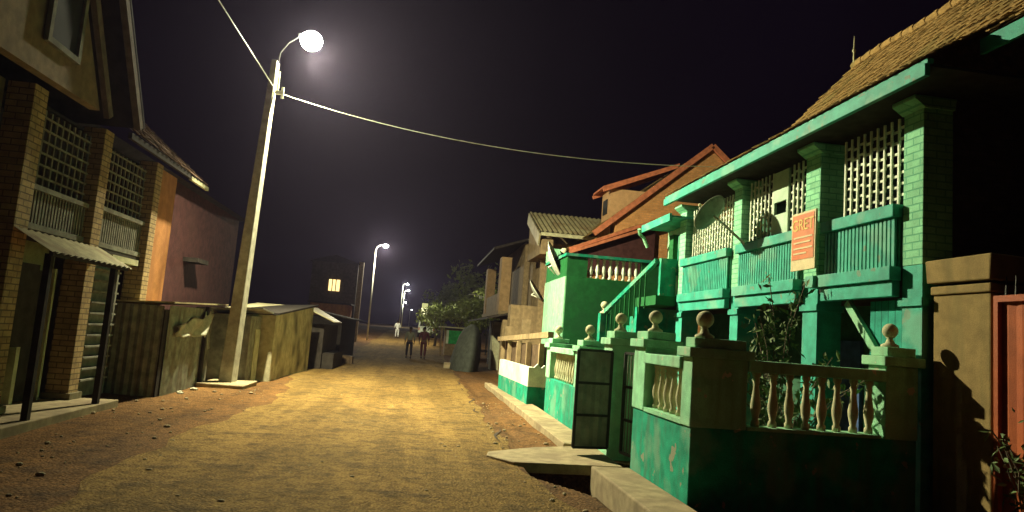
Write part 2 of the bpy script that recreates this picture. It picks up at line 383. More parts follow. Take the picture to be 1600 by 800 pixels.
hd = MB().box(-3.55, -3.03, 17.36, 17.64, 8.60, 8.68).build('lamp_head', M_galv, L1, bevel=.03)
ls = MB(); ls.ball((-3.24, 17.5, 8.56), .27, 18, (1, .95, .9)); ls.build('lens', M_lens, hd, smooth=True)  # glowing bowl made oversize and round to imitate the glare burst
MB().box(-3.86, -3.68, 16.98, 17.06, 6.95, 7.03).tube((-3.68, 17.0, 6.85), (-3.68, 17.0, 7.12), .03).tube((-3.8, 17.0, 7.0), (-3.8, 17.0, 7.5), .02).build('wire_bracket', M_galv, L1)
lx = .82
add_light('lamp_light', (lx-.16, .5, 8.20), 'SPOT', P_MAIN, LAMP_COL, L1, target=(lx+9.5, -8.7, 1.7), spot=100)
add_light('lamp_street_light', (lx-.16, .5, 8.195), 'SPOT', P_BACK, LAMP_COL, L1, target=(lx+8.5, 8.5, 5.2), spot=110)
add_light('lamp_road_light', (lx-.16, .5, 8.19), 'SPOT', P_WIDE, LAMP_COL, L1, target=(lx+2.4, 1.4, .2), spot=136)
add_light('lamp_glow_light', (lx-.16, .5, 8.18), 'POINT', P_GLOW, LAMP_COL, L1)
for i, (px, py, lb) in enumerate([(-3.95, 60, 'second lit street lamp down the road, on the left verge beyond the dark stalls'),
        (-3.1, 131, 'third street lamp away, highest of the small cluster of far lights'),
        (-3.2, 155, 'fourth street lamp away, just under and right of the highest far light'),
        (-5.0, 236, 'fifth street lamp away, lower of the far lights above the walkers'),
        (-3.6, 340, 'farthest and smallest street lamp, a dot of light low over the road')]):
    t = make_lamp((px, py, rise(py)), lb, far=True)
    if i < 4: add_light('lamp_light', (lx-.04, 0, 7.7), 'POINT', P_FAR*(1.9 if i == 0 else 1.2), LAMP_FAR if i else (1, .95, .7), t)
o = MB().box(-4.62, -3.62, 16.25, 17.6, -.1, .10, jit=.02).build('pole_plinth', M_conc, bevel=.02)
tag(recentre(o), 'low concrete plinth at the foot of the nearest lamp pole', 'plinth')
def wire(a, b, sag, n=24):
    a, b = Vector(a), Vector(b); return [a.lerp(b, i/n)-Vector((0, 0, sag*4*(i/n)*(1-i/n))) for i in range(n+1)]
o = MB().path(wire((-3.68, 17.0, 6.95), (6.3, 13.6, 5.45), .42), .008, 6).build('service_cable', M_galv)
tag(recentre(o), 'thin cable sagging across the street from the near lamp to the green house roof', 'cable')
o = MB().path(wire((-3.9, 16.9, 7.1), (-3.9, -25, 7.1), .25, 30), .010, 6).build('overhead_cable', M_galv)
tag(recentre(o), 'overhead cable rising from the near lamp toward the top left of the view', 'cable')

# ------------------------------------------------------------ near garden wall (balustrade)
BALU = [(.045, 0), (.045, .05), (.03, .07), (.05, .16), (.055, .22), (.04, .32), (.028, .42), (.038, .46), (.028, .49), (.045, .52), (.045, .555)]
def baluster(x, y, z0, z1, parent, mt=M_cream, r=1.0):
    r *= random.uniform(.93, 1.05); x += random.uniform(-.006, .006); y += random.uniform(-.006, .006)
    k = (z1-z0)/.555; MB().lathe((x, y, z0), [(a*r, b*k) for a, b in BALU], 10).build('baluster', mt, parent, smooth=True)
def finial(x, y, z, parent, mt=M_cream, s=1.0):
    MB().lathe((x, y, z-.005), [(.10*s, 0), (.10*s, .03*s), (.05*s, .06*s), (.04*s, .09*s), (.03*s, .11*s), (.055*s, .125*s)], 12).ball((x, y, z+.195*s), .09*s, 16).build('finial', mt, parent, smooth=True)
def pillar(x0, x1, y0, y1, z0, z1, parent, mt=M_pale, ball=None, steps=True):
    p = MB().box(x0, x1, y0, y1, z0, z1).build('pillar', mt, parent, bevel=.01)
    c = MB().box(x0-.05, x1+.05, y0-.05, y1+.05, z1, z1+.10)
    if steps: c.box(x0+.02, x1-.02, y0+.01, y1-.01, z1+.10, z1+.20)
    c.build('cap', mt, p, bevel=.01)
    if ball: finial(ball[0], ball[1], z1+.20, p, s=ball[2] if len(ball) > 2 else 1.0)
    return p
gw = thing('garden_wall', (2.8, 6.9, 0), 'near green garden wall with ball-topped corner pillar and cream balusters at right foreground', 'garden wall')
MB().poly([(2.82, 6.92, -.2), (5.3, 6.92, -.2), (5.3, 7.13, -.2), (3.02, 7.13, -.2), (3.02, 8.82, -.2), (2.82, 8.82, -.2)], (0, 0, 1.04)).build('lower_wall', M_teal, gw, bevel=.01)
MB().box(2.80, 3.04, 7.15, 8.36, .84, .885).box(3.42, 4.9, 6.91, 7.14, .84, .875).build('ledge', M_pale, gw)
pillar(2.80, 3.40, 6.9, 7.17, .84, 1.54, gw, ball=(2.97, 7.03, 1.0))
pillar(2.80, 3.20, 8.38, 8.83, .84, 1.60, gw, ball=(2.98, 8.6, .95))
pillar(4.93, 5.30, 6.9, 7.2, .84, 1.60, gw, ball=(5.07, 7.04, .9))
MB().box(2.77, 3.07, 7.175, 8.375, 1.41, 1.53).build('rail', M_pale, gw, bevel=.01)
MB().box(3.405, 4.925, 6.88, 7.16, 1.43, 1.55).build('rail', M_pale, gw, bevel=.01)
for i in range(6): baluster(2.92, 7.30+i*.195, .885, 1.41, gw)
for i in range(8): baluster(3.56+i*.18, 7.02, .875, 1.43, gw, r=.95)
# ------------------------------------------------------------ far garden wall
fw = thing('garden_wall', (2.8, 10.3, 0), 'farther green garden wall between the iron gate and the white-topped low wall', 'garden wall')
MB().box(2.82, 3.02, 10.3, 14.9, -.1, .82).build('lower_wall', M_teal, fw, bevel=.01)
pillar(2.80, 3.2, 9.86, 10.3, -.1, 1.60, fw, ball=(2.96, 10.05, .95))
pillar(2.80, 3.22, 11.75, 12.2, .82, 1.44, fw, ball=(2.98, 11.95, .95))
pillar(2.80, 3.2, 14.45, 14.9, .82, 1.44, fw, ball=(2.98, 14.65, .95))
MB().box(2.77, 3.07, 10.305, 11.74, 1.36, 1.46).build('rail', M_pale, fw, bevel=.008)
MB().box(2.77, 3.07, 12.21, 14.44, 1.36, 1.46).build('rail', M_pale, fw, bevel=.008)
for i in range(7): baluster(2.92, 10.42+i*.2, .82, 1.36, fw)
for i in range(11): baluster(2.92, 12.32+i*.2, .82, 1.36, fw)
# ------------------------------------------------------------ iron gate (two leaves)
ig = thing('iron_gate', (2.8, 9.8, 0), 'black iron double gate standing open over the concrete slab', 'gate')
def leaf(a, b, z0, z1, parent, solid=True):
    a, b = Vector(a), Vector(b); f = MB()
    for p in (a, b): f.bar((p.x, p.y, z0), (p.x, p.y, z1), .04, .04)
    for z in (z0, z0+(z1-z0)*.33, z0+(z1-z0)*.66, z1): f.bar((a.x, a.y, z), (b.x, b.y, z), .035, .035)
    fr = f.build('gate_leaf', M_iron, parent)
    if solid:
        s_ = MB(); d = (b-a); nrm = Vector((-d.y, d.x, 0)).normalized()
        s_.wave((a.x, a.y, z0), (d.x, d.y, 0), (0, 0, z1-z0), nrm, 4, .006); s_.build('sheet', M_gatesheet, fr)
    else:
        s_ = MB()
        for k in range(1, 8):
            p = a.lerp(b, k/8); s_.bar((p.x, p.y, z0), (p.x, p.y, z1), .014, .014)
        s_.build('bars', M_gatesheet, fr)
leaf((2.28, 9.72), (2.79, 9.82), .16, 1.5, ig)
leaf((3.02, 8.86), (2.90, 9.52), .16, 1.5, ig, False)

# ------------------------------------------------------------ green house with balcony
XF = 5.35
gh = thing('balcony_house', (6.5, 9.5, 0), 'two-storey green house with brick balcony columns, lattice screens and tiled roof', 'house')
cols = [(6.92, 7.24), (8.93, 9.30), (11.32, 11.62), (13.86, 14.2)]
for i, (a, b) in enumerate(cols):
    c = MB().box(XF, XF+.36, a, b, 2.72, 4.47).build('column', M_brickg, gh, bevel=.008)
    MB().poly([(XF, a-.03, 4.47), (XF+.36, a-.03, 4.47), (XF+.38, a-.03, 4.60), (XF-.13, a-.03, 4.60), (XF-.13, a-.03, 4.56)], (0, b-a+.06, 0)).build('capital', M_brickg, c)
    lo_ = .0 if i else .0
    q = MB().box(XF+.003, XF+.355, a+.003, b-.003, -.1, 2.72).box(XF-.03, XF+.38, a-.03, b+.03, 2.27, 2.36).build('lower_column', M_balc, c)
# balcony bays
def bay(y0, y1, bx=5.20):
    MB().box(bx, XF-.004, y0-.02, y1, 2.56, 2.72).box(bx+.05, XF-.004, y0, y1-.02, 2.38, 2.558).build('balcony_beam', M_balc, gh, bevel=.008)
    s_ = MB(); n = int((y1-y0)/.075)
    for k in range(n):
        y = y0+.03+k*(y1-y0-.04)/n; zz = 3.285; s_.box(XF-.06, XF-.03, y, y+.048, 2.72, zz)
    s_.build('slat_panel', M_balc, gh)
    MB().box(XF-.02, XF+.02, y0, y1, 2.72, 3.29).build('backing_board', M_teal, gh)
    MB().box(bx+.04, XF+.02, y0-.01, y1+.01, 3.29, 3.44).build('balcony_rail', M_balc, gh, bevel=.01)
def lattice(y0, y1, z0=3.45, z1=4.52, x=XF+.1, pitch=.118, board=None):
    s_ = MB(); n = int((y1-y0)/pitch)
    for k in range(n+1):
        y = y0+k*(y1-y0)/n
        if board and board[0]-.02 < y < board[1]+.02: continue
        s_.box(x, x+.022, y-.013, y+.013, z0, z1)
    nz_ = 7
    for j in range(nz_):
        z = z0+.1+j*(z1-z0-.12)/nz_
        for k in range(n):
            ya = y0+k*(y1-y0)/n; yb = y0+(k+1)*(y1-y0)/n
            if board and (ya > board[0]-.09 and yb < board[1]+.09): continue
            zz = z+(.0 if k % 2 else .035)
            s_.box(x+.024, x+.04, ya, yb, zz, zz+.03)
    o = s_.build('lattice_screen', M_white, gh)
    if board:
        a, b = board; h0, h1 = 3.82, 4.02
        MB().box(x-.01, x+.03, a, b, z0, h0).box(x-.01, x+.03, a, b, h1, z1-.02).box(x-.01, x+.03, a, a+.05, h0, h1).box(x-.01, x+.03, b-.05, b, h0, h1).build('hatch_board', M_brickp, o)
M_brickp = mat('hatch_paint', (.45, .58, .42), var=.1)
bay(7.27, 8.72); bay(9.33, 11.28); bay(11.65, 13.82)
MB().box(5.15, XF-.004, 8.72, 8.90, 2.56, 2.715).build('beam_end', M_balc, gh)
lattice(7.34, 8.52); lattice(9.45, 11.2, board=(9.95, 10.42)); lattice(11.8, 13.7, z1=4.46)
# floor, ceiling, walls behind
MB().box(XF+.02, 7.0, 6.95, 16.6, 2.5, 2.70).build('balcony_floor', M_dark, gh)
MB().box(6.9, 7.1, 7.2, 16.6, -.1, 4.6).build('wall', mat('shaded_green', (.03, .09, .05), var=.2), gh)  # wall green darkened to paint in the shade behind the lattice
MB().box(XF+.40, 10, 7.0, 7.2, -.1, 4.9).build('end_wall', mat('shaded_brick', (.07, .05, .04), brick=(.05, .04, .03)), gh)  # near-black brick colour stands in for the shade on this end
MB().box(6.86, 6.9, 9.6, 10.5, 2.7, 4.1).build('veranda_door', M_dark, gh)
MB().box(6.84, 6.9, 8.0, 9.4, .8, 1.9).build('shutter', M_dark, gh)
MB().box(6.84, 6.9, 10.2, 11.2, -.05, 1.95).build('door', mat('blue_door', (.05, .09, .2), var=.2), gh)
MB().bar((5.42, 8.35, 2.36), (5.42, 7.28, 1.25), .06, .10).build('brace', M_pale, gh)
MB().box(5.46, 5.5, 7.27, 7.95, .84, 2.36).build('plank_panel', mat('teal_planks', (.035, .33, .24), var=.2, planks=.12), gh)
# eaves
MB().box(4.80, 4.86, 6.2, 13.75, 4.51, 4.64).box(4.83, 4.9, 6.2, 13.75, 4.645, 4.70).build('fascia_board', M_balc, gh, bevel=.006)
MB().box(4.861, 6.9, 6.22, 13.7, 4.62, 4.65).build('soffit', M_dark, gh)  # dark colour paints in the shade under the eaves
MB().box(4.95, 5.0, 13.76, 15.6, 4.22, 4.38).box(5.0, 6.9, 13.76, 15.6, 4.30, 4.34).build('lower_fascia_board', M_balc, gh)
MB().path([(4.9, 15.62, 4.3), (4.95, 15.7, 4.2), (5.05, 15.72, 4.12), (5.15, 15.7, 3.9)], .04, 8).build('downpipe', M_pale, gh)
MB().box(5.40, 5.44, 5.0, 6.19, 4.80, 4.96).build('side_fascia_board', M_balc, gh)
# roof surfaces made of overlapping tiles
def tiled(bm, A, B, C, D, tw=.17, ex=.15, clip=None):
    """A,B eave ends; D,C top ends (A below D)."""
    A, B, C, D = map(Vector, (A, B, C, D)); L = ((B-A).length+(C-D).length)/2; H = ((D-A).length+(C-B).length)/2
    nrm = (B-A).cross(D-A).normalized()
    if nrm.z < 0: nrm = -nrm
    nr = max(1, int(H/ex))
    for j in range(nr):
        t0, t1 = j/nr, min(1.0, (j+1.35)/nr)
        wdt = ((A.lerp(D, t0))-(B.lerp(C, t0))).length; nc = max(1, int(wdt/tw))
        for i in range(nc):
            u0 = (i+(.5 if j % 2 else 0)-.5+.03)/nc; u1 = (i+(.5 if j % 2 else 0)+.5-.03)/nc; u0 = max(0, u0); u1 = min(1, u1)
            if u1-u0 < .01: continue
            lf = .028+random.uniform(-.006, .014); h2 = .004
            p = [A.lerp(D, t0).lerp(B.lerp(C, t0), u0)+nrm*lf, A.lerp(D, t0).lerp(B.lerp(C, t0), u1)+nrm*(lf+random.uniform(-.004, .004)),
                 A.lerp(D, t1).lerp(B.lerp(C, t1), u1)+nrm*h2, A.lerp(D, t1).lerp(B.lerp(C, t1), u0)+nrm*h2]
            md = (p[0]+p[1])/2 - (A.lerp(D, t1)-A.lerp(D, t0)).normalized()*.035
            a = [bm.verts.new(v) for v in (p[0], md+nrm*.0, p[1], p[2], p[3])]; bm.faces.new(a)
            b = [bm.verts.new(v-nrm*.014) for v in (p[0], md, p[1])]
            bm.faces.new([a[0], b[0], b[1], a[1]]); bm.faces.new([a[1], b[1], b[2], a[2]])
    v = [bm.verts.new(x-nrm*.006) for x in (A, B, C, D)]; bm.faces.new(v)
rf = MB()
E0, E1 = (4.82, 6.2, 4.70), (4.82, 13.8, 4.70)
E0b, E0c = (5.40, 6.2, 4.99), (5.40, 4.4, 4.99)
K0, K0b, K1 = (6.2, 6.2, 5.52), (6.2, 4.4, 5.52), (6.2, 11.75, 5.52)
Rg0, Rg1 = (7.5, 4.4, 7.0), (7.5, 11.5, 7.0)
tiled(rf.bm, E0, E1, K1, K0); tiled(rf.bm, E0c, E0b, K0, K0b); tiled(rf.bm, K0b, K1, Rg1, Rg0)
v = [rf.bm.verts.new(x) for x in (E1, (10.2, 13.8, 4.7), (8.8, 11.75, 5.52), K1)]; rf.bm.faces.new(v)
v = [rf.bm.verts.new(x) for x in (K1, (8.8, 11.75, 5.52), Rg1)]; rf.bm.faces.new(v)
v = [rf.bm.verts.new(x) for x in (Rg0, Rg1, (10.2, 13.8, 4.7), (10.2, 4.4, 4.7))]; rf.bm.faces.new(v)
roof = rf.build('roof', M_tile, gh)
rc = MB()
for k in range(26):
    y = 4.5+k*.27; rc.tube((7.5, y, 7.03+.012*math.sin(k*.9)), (7.5, y+.30, 7.02+.012*math.sin(k*.9+.9)), .075, .06, 8)
rc.build('ridge_tiles', M_tile, roof)
MB().tube((7.48, 11.5, 7.0), (7.48, 11.5, 7.56), .022, .008, 8).ball((7.48, 11.5, 7.28), .035, 8).build('roof_finial', M_cream, roof)
MB().poly([(5.44, 4.42, 4.8), (7.5, 4.42, 6.9), (10, 4.42, 4.8)], (0, .1, 0)).build('gable_board', M_dark, roof)  # coloured dark to carry the shade of the unlit gable end
# landing bay at the far end of the house
MB().box(5.60, 5.8, 14.22, 15.6, 2.7, 4.29).build('landing_wall', M_pale, gh)
sh = MB().box(5.36, 5.58, 14.25, 14.3, 3.25, 4.0).build('open_panel', M_teal, gh)  # teal shutter leaf standing open
MB().box(5.40, 5.59, 14.7, 14.95, 2.75, 4.1).build('wall_pier', M_green, gh)
MB().box(5.34, 5.40, 14.25, 14.5, 2.72, 3.15).build('meter_box', M_white, gh)
MB().box(4.9, 5.6, 14.22, 15.6, 2.5, 2.70).build('landing', M_green, gh)
# ------------------------------------------------------------ stairs down from the landing
sr = thing('staircase', (4.9, 16, 0), 'green outside staircase with sloping handrail coming down beside the balcony house', 'staircase')
stp = MB()
for k in range(12):
    y0 = 15.6+k*.26; z1 = 2.5-k*.21; stp.box(4.95, 5.9, y0, y0+.262, -.05, z1)
stp.build('steps', M_teal, sr)
MB().bar((4.95, 14.4, 3.45), (4.75, 17.6, 2.42), .09, .10).build('handrail', M_teal, sr)
for k in range(9):
    y = 14.9+k*.32; t_ = (y-14.4)/3.2; zt = 3.45-1.03*t_; MB().box(4.9-.15*t_, 4.93-.15*t_, y-.015, y+.015, zt-.85, zt-.04).build('spindle', M_green, sr)
MB().box(5.0, 5.5, 14.28, 14.4, 2.7, 3.5).build('newel_panel', M_teal, sr)
pl = MB().box(4.62, 4.86, 17.55, 17.8, -.05, 2.38).build('newel_post', M_teal, sr); finial(4.74, 17.67, 2.38, pl, s=1.1)

# ------------------------------------------------------------ sign on the second column
sg = thing('hanging_sign', (5.16, 9.35, 2.85), 'orange and white signboard fixed to the second balcony column', 'sign')
sy0, sy1 = 8.60, 9.20; sz0, sz1 = 2.80, 3.60
MB().box(5.10, 5.13, sy0, sy1, sz0, sz1).build('board', M_signpale, sg, bevel=.004)
MB().box(5.094, 5.099, sy0+.03, sy1-.03, sz0+.15, sz1-.03).build('orange_field', M_signor, sg)
MB().box(5.13, 5.36, 9.0, 9.03, 3.0, 3.03).box(5.13, 5.36, 9.0, 9.03, 3.5, 3.53).build('bracket', M_iron, sg)
def text(s_, size, loc, mt, parent, name='lettering'):
    cu = bpy.data.curves.new(name, 'FONT'); cu.body = s_; cu.size = size; cu.extrude = .002; cu.offset = 0; cu.align_x = 'CENTER'
    o = bpy.data.objects.new('tmp_text', cu); COL.objects.link(o); bpy.context.view_layer.update()
    me = bpy.data.meshes.new_from_object(o.evaluated_get(bpy.context.evaluated_depsgraph_get())); bpy.data.objects.remove(o)
    M = Matrix.Translation(Vector(loc)) @ Matrix(((0, 0, -1), (-1, 0, 0), (0, 1, 0))).to_4x4()
    me.transform(M); off = Vector((0, 0, 0)); p = parent
    while p is not None: off += p.location; p = p.parent
    me.transform(Matrix.Translation(-off)); me.materials.clear(); me.materials.append(mt)
    o = bpy.data.objects.new(name, me); COL.objects.link(o); o.parent = parent; return o
text('GRET', .225, (5.090, (sy0+sy1)/2, sz1-.25), M_signyel, sg)
ln = MB()
for z, a, b in ((3.24, .08, .54), (3.17, .08, .50), (3.09, .08, .54), (3.02, .08, .4)): ln.box(5.088, 5.0935, sy1-b-.0, sy1-a, z, z+.022)
ln.build('text_lines', M_signpale, sg)

# ------------------------------------------------------------ satellite dishes
def dish(loc, nrm, r, label, mount):
    t = thing('satellite_dish', loc, label, 'satellite dish', 'satellite dishes on the house fronts')
    c = Vector(loc); n = Vector(nrm).normalized(); q = n.to_track_quat('Z', 'Y').to_matrix()
    b = MB(); prof = []; N_ = 28; rings = []
    for side in (0, 1):
        for k in range(0, 9):
            rr = r*k/8 if side == 0 else r*(8-k)/8; z = .28*rr*rr/r - side*.012
            rings.append((rr, z))
    vr = [[b.bm.verts.new(c+q@Vector((rr*math.cos(2*math.pi*j/N_), rr*math.sin(2*math.pi*j/N_), z))) for j in range(N_)] for rr, z in rings if True]
    for A, B in zip(vr[:-1], vr[1:]):
        for j in range(N_):
            try: b.bm.faces.new([A[j], A[(j+1) % N_], B[(j+1) % N_], B[j]])
            except Exception: pass
    bmesh.ops.remove_doubles(b.bm, verts=b.bm.verts, dist=.0005)
    b.build('reflector', M_dish0 if loc[1] < 15 else M_dish, t, smooth=True)
    f = c+n*r*.95; e = c+q@Vector((0, -r*.95, .25*r))
    MB().tube(e, f, .012).build('feed_arm', M_galv, t)
    MB().ball(f, .03, 10, (1, 1, 1.2)).build('feed_horn', M_cream, t)
    MB().path([c-n*.01, c-n*.12, Vector(mount)], .022, 8).build('mount', M_galv, t)
dish((4.75, 11.1, 3.87), (-.5, .6, .6), .34, 'round grey satellite dish on an arm in front of the third balcony bay', (5.33, 10.95, 3.36))
dish((3.92, 21.0, 3.85), (.80, -.30, .42), .72, 'large satellite dish seen edge-on at the corner of the green terrace block', (4.2, 21.2, 3.5))
dish((4.02, 24.6, 3.2), (.74, -.26, .55), .48, 'smaller satellite dish tilted upward, below and beyond the large one', (4.3, 24.5, 3.0))

# ------------------------------------------------------------ yellow gate pillar and orange gate
yp = thing('gate_pillar', (5.6, 6.4, 0), 'yellow rendered gate pillar with projecting cap at the right beside the orange gate', 'gate pillar')
YX = 5.42
MB().box(YX, YX+.4, 6.08, 6.84, -.1, 2.38).build('shaft', M_yel, yp, bevel=.015)
MB().box(YX-.07, YX+.45, 6.02, 6.86, 2.50, 2.74, jit=.012).box(YX-.03, YX+.42, 6.05, 6.85, 2.38, 2.47).build('cap', M_yel, yp, bevel=.015)
og = thing('metal_gate', (5.5, 5.2, 0), 'orange sheet metal gate with spiked top at the right edge', 'gate')
MB().wave((YX+.05, 4.2, .0), (0, 1.84, 0), (0, 0, 2.32), (-1, 0, 0), 12, .006).build('gate_sheet', M_rust, og)
MB().box(YX+.0, YX+.05, 6.0, 6.05, 0, 2.34).box(YX, YX+.05, 4.2, 6.0, 2.28, 2.34).box(YX, YX+.05, 4.2, 6.0, .05, .11).build('frame', M_rust, og)
for k in range(16): MB().tube((YX+.03, 5.93-k*.11, 2.34), (YX+.03, 5.93-k*.11, 2.52), .014, .004, 6).build('spike', M_iron, og)

# ------------------------------------------------------------ plants
def leaf_quad(bm, c, s_, up=None):
    e = Euler((random.uniform(-1.2, 1.2), random.uniform(-1.2, 1.2), random.uniform(0, 6.28))).to_matrix()
    pts = [Vector((-s_, 0, 0)), Vector((-.2*s_, -.38*s_, .05*s_)), Vector((s_, 0, -.1*s_)), Vector((-.2*s_, .38*s_, .05*s_))]
    bm.faces.new([bm.verts.new(Vector(c)+e@p) for p in pts])
def shrub(base, h, spread, nb, nl, ls, label, droop=0, xsq=1):
    t = thing('shrub', base, label, 'shrub', 'shrubs in the yards')
    st_, lv = MB(), MB(); B = Vector(base)
    for k in range(nb):
        a = random.uniform(0, 6.28); pts = [B.copy()]; d = Vector((math.cos(a)*spread*xsq, math.sin(a)*spread, h*random.uniform(.65, 1)))
        for i in range(1, 6):
            f = i/5; pts.append(B+Vector((d.x*f*f, d.y*f*f, d.z*(f-droop*f*f)))+Vector([random.uniform(-.03, .03) for _ in range(3)]))
        st_.path(pts, .007, 5)
        for i in range(nl):
            f = random.uniform(.25, 1)*5; j = min(4, int(f)); p = pts[j].lerp(pts[j+1], f-j)+Vector([random.gauss(0, .06) for _ in range(3)])
            leaf_quad(lv.bm, p, ls*random.uniform(.6, 1.2))
    st_.build('stem', M_bark, t); lv.build('foliage', M_leaf, t)
shrub((4.75, 8.85, 0), 2.85, .3, 8, 75, .065, 'tall thin leafy shrub climbing in front of the second balcony column')
shrub((4.6, 8.2, 0), 2.15, .8, 14, 46, .07, 'bushy dark shrub behind the near balustrade rail', .2)
shrub((4.2, 9.3, 0), 1.9, .45, 7, 30, .06, 'low shrub standing left of the tall thin one behind the balustrade', .1)
shrub((5.2, 5.45, 0), 1.6, .25, 7, 30, .05, 'dark leafy plant in front of the orange gate at the right edge', .1)

# ------------------------------------------------------------ green terrace block
tb = thing('terrace_building', (5.6, 21, 0), 'green block with rooftop terrace balustrade beyond the balcony house', 'building')
MB().box(4.06, 7.2, 19.4, 22.6, -.1, 3.42).build('wall', M_green, tb, bevel=.01)
MB().box(4.03, 4.06, 19.42, 22.58, -.1, 3.42).build('street_wall', M_pale, tb)
MB().box(4.05, 4.64, 19.4, 19.56, 3.42, 4.0).build('parapet', M_green, tb)
MB().box(6.22, 7.2, 19.4, 19.56, 3.42, 4.0).build('parapet', M_green, tb)
MB().box(4.05, 4.2, 19.562, 22.6, 3.42, 4.0).build('parapet', M_green, tb)
MB().box(4.0, 7.2, 19.36, 19.6, 4.0, 4.08).box(4.0, 4.24, 19.6, 22.6, 4.0, 4.08).build('coping', M_teal, tb)
for k in range(8): baluster(4.76+k*.19, 19.48, 3.42, 4.0, tb, M_white, 1.25)
MB().box(4.0, 4.3, 21.6, 22.6, 4.08, 4.45).build('corner_block', M_pale, tb); finial(4.3, 21.2, 4.08, tb, s=1.3)

# ------------------------------------------------------------ orange gable house
oh = thing('gabled_house', (9.5, 27, 0), 'tall orange brick house with steep red gable roof behind the green terrace', 'house')
ap, ft = (10.5, 9.35), (5.9, 5.35)
MB().poly([(6.9, 24.93, -.1), (6.9, 24.93, 6.2), (10.5, 24.93, 9.2), (14.0, 24.93, 6.2), (14.0, 24.93, -.1)], (0, .3, 0)).build('gable_wall', M_redbrick, oh)
MB().box(6.9, 7.2, 25.6, 34, -.1, 6.2).build('street_wall', M_redbrick, oh)
MB().box(5.9, 6.9, 24.9, 25.1, 4.1, 4.9).poly([(5.6, 24.8, 4.2), (5.6, 24.8, 5.0), (8.4, 24.8, 6.2), (8.4, 24.8, 4.2)], (0, .2, 0)).build('porch_wall', M_redwall, oh)  # dark red puts the shade below the lower roof into the colour
r_ = MB(); tiled(r_.bm, (6.3, 24.9, 5.75), (6.3, 34, 5.75), (10.5, 34, 9.35), (10.5, 24.9, 9.35), .25, .25)
v = [r_.bm.verts.new(x) for x in ((14.6, 24.9, 5.75), (14.6, 34, 5.75), (10.5, 34, 9.35), (10.5, 24.9, 9.35))]; r_.bm.faces.new(v)
rr = r_.build('roof', M_tile, oh)
MB().bar((6.1, 24.85, 5.58), (10.5, 24.85, 9.35), .1, .2).bar((10.5, 24.85, 9.35), (14.6, 24.85, 5.8), .1, .2).build('bargeboard', M_redtrim, rr)
MB().bar((5.2, 24.7, 4.9), (9.0, 24.7, 6.5), .12, .12).bar((5.2, 24.62, 4.78), (9.0, 24.62, 6.3), .1, .1).build('porch_bargeboard', M_redtrim, rr)
pr = MB(); tiled(pr.bm, (5.2, 24.7, 4.95), (5.2, 30, 4.95), (8.4, 30, 6.3), (8.4, 24.7, 6.3), .25, .25); pr.build('porch_roof', M_tile, oh)
dm = MB().box(7.3, 9.6, 27.4, 28.6, 6.6, 7.9).build('dormer', mat('dormer_cream', (.55, .33, .16), var=.1), oh)
MB().bar((6.95, 27.2, 7.75), (10.0, 27.2, 9.05), .12, .14).bar((6.95, 28.9, 7.75), (10.0, 28.9, 9.05), .12, .14).poly([(6.95, 27.2, 7.84), (10.1, 27.2, 9.12), (10.1, 28.9, 9.12), (6.95, 28.9, 7.84)], (0, 0, .08)).build('dormer_roof', M_redtrim, dm)
MB().box(7.26, 7.3, 27.7, 28.3, 6.9, 7.5).build('dormer_window', M_glass, dm)

# ------------------------------------------------------------ tin-roofed house
th = thing('tin_roofed_house', (6.5, 30, 0), 'tan house with a broad pale corrugated tin roof left of the red gable', 'house')
MB().box(5.2, 9, 28.6, 34, -.1, 5.6).build('wall', M_tan, th)
tr_ = MB().wave((4.6, 27.6, 5.9), (4.6, 0, 0), (0, 3.4, 1.35), (0, -.3, 1), 22, .03).build('roof', M_tin, th)
MB().box(4.6, 9.2, 27.5, 27.56, 5.72, 5.86).build('gutter', M_cream, tr_); MB().bar((4.56, 27.6, 5.55), (4.56, 31.0, 6.95), .06, .5).build('bargeboard', M_tin, tr_)
MB().poly([(4.65, 27.7, 5.6), (4.65, 31, 6.6), (4.65, 31, 5.0), (4.65, 27.7, 5.0)], (.5, 0, 0)).build('soffit_wall', M_tan, th)
for y in (28.0, 29.4): MB().box(5.0, 5.2, y, y+.22, -.1, 5.6).build('pier', M_tan, th)

# ------------------------------------------------------------ tan balcony house
bh = thing('veranda_house', (5.5, 38, 0), 'tan house with dark upper veranda and low tiled awning further along the right side', 'house')
MB().box(5.0, 9, 34.3, 43, -.1, 6.3).build('wall', M_tan, bh)
for y in (34.4, 41.4): MB().box(3.9, 4.4, y, y+.9, 2.8, 5.5).build('pillar', mat('tan_pillar', (.42, .27, .13), var=.15), bh)
MB().box(3.95, 4.1, 35.3, 41.4, 2.85, 3.75).build('parapet', M_tan, bh)
MB().box(3.9, 5.0, 34.3, 43, 2.65, 2.84).build('floor', M_tan, bh)
MB().poly([(3.4, 33.8, 5.75), (6.6, 33.8, 6.9), (6.6, 33.8, 7.0), (3.4, 33.8, 5.87)], (0, 9.6, 0)).build('roof', M_dark, bh)
MB().poly([(5.2, 33.5, 2.9), (5.2, 33.5, 6.6), (7.5, 33.5, 7.0), (7.5, 33.5, 2.9)], (0, .15, 0)).build('side_wall', M_tan, bh)
a_ = MB().poly([(2.9, 29.5, 2.28), (5.2, 29.5, 2.9), (5.2, 29.5, 2.97), (2.9, 29.5, 2.36)], (0, 11, 0)).build('awning', M_dark, bh)
MB().box(3.6, 4.0, 33.2, 34.1, -.1, 2.25).build('ground_pier', M_cream, bh); MB().box(3.6, 4.6, 29.7, 30.2, -.1, 2.3).build('ground_pier', M_tan, bh)
MB().box(4.1, 4.3, 30.2, 40, -.1, 2.4).build('shopfront', M_dark, bh)
MB().box(3.7, 5.2, 28.2, 29.0, -.1, 2.9).build('annex', M_tan, bh)
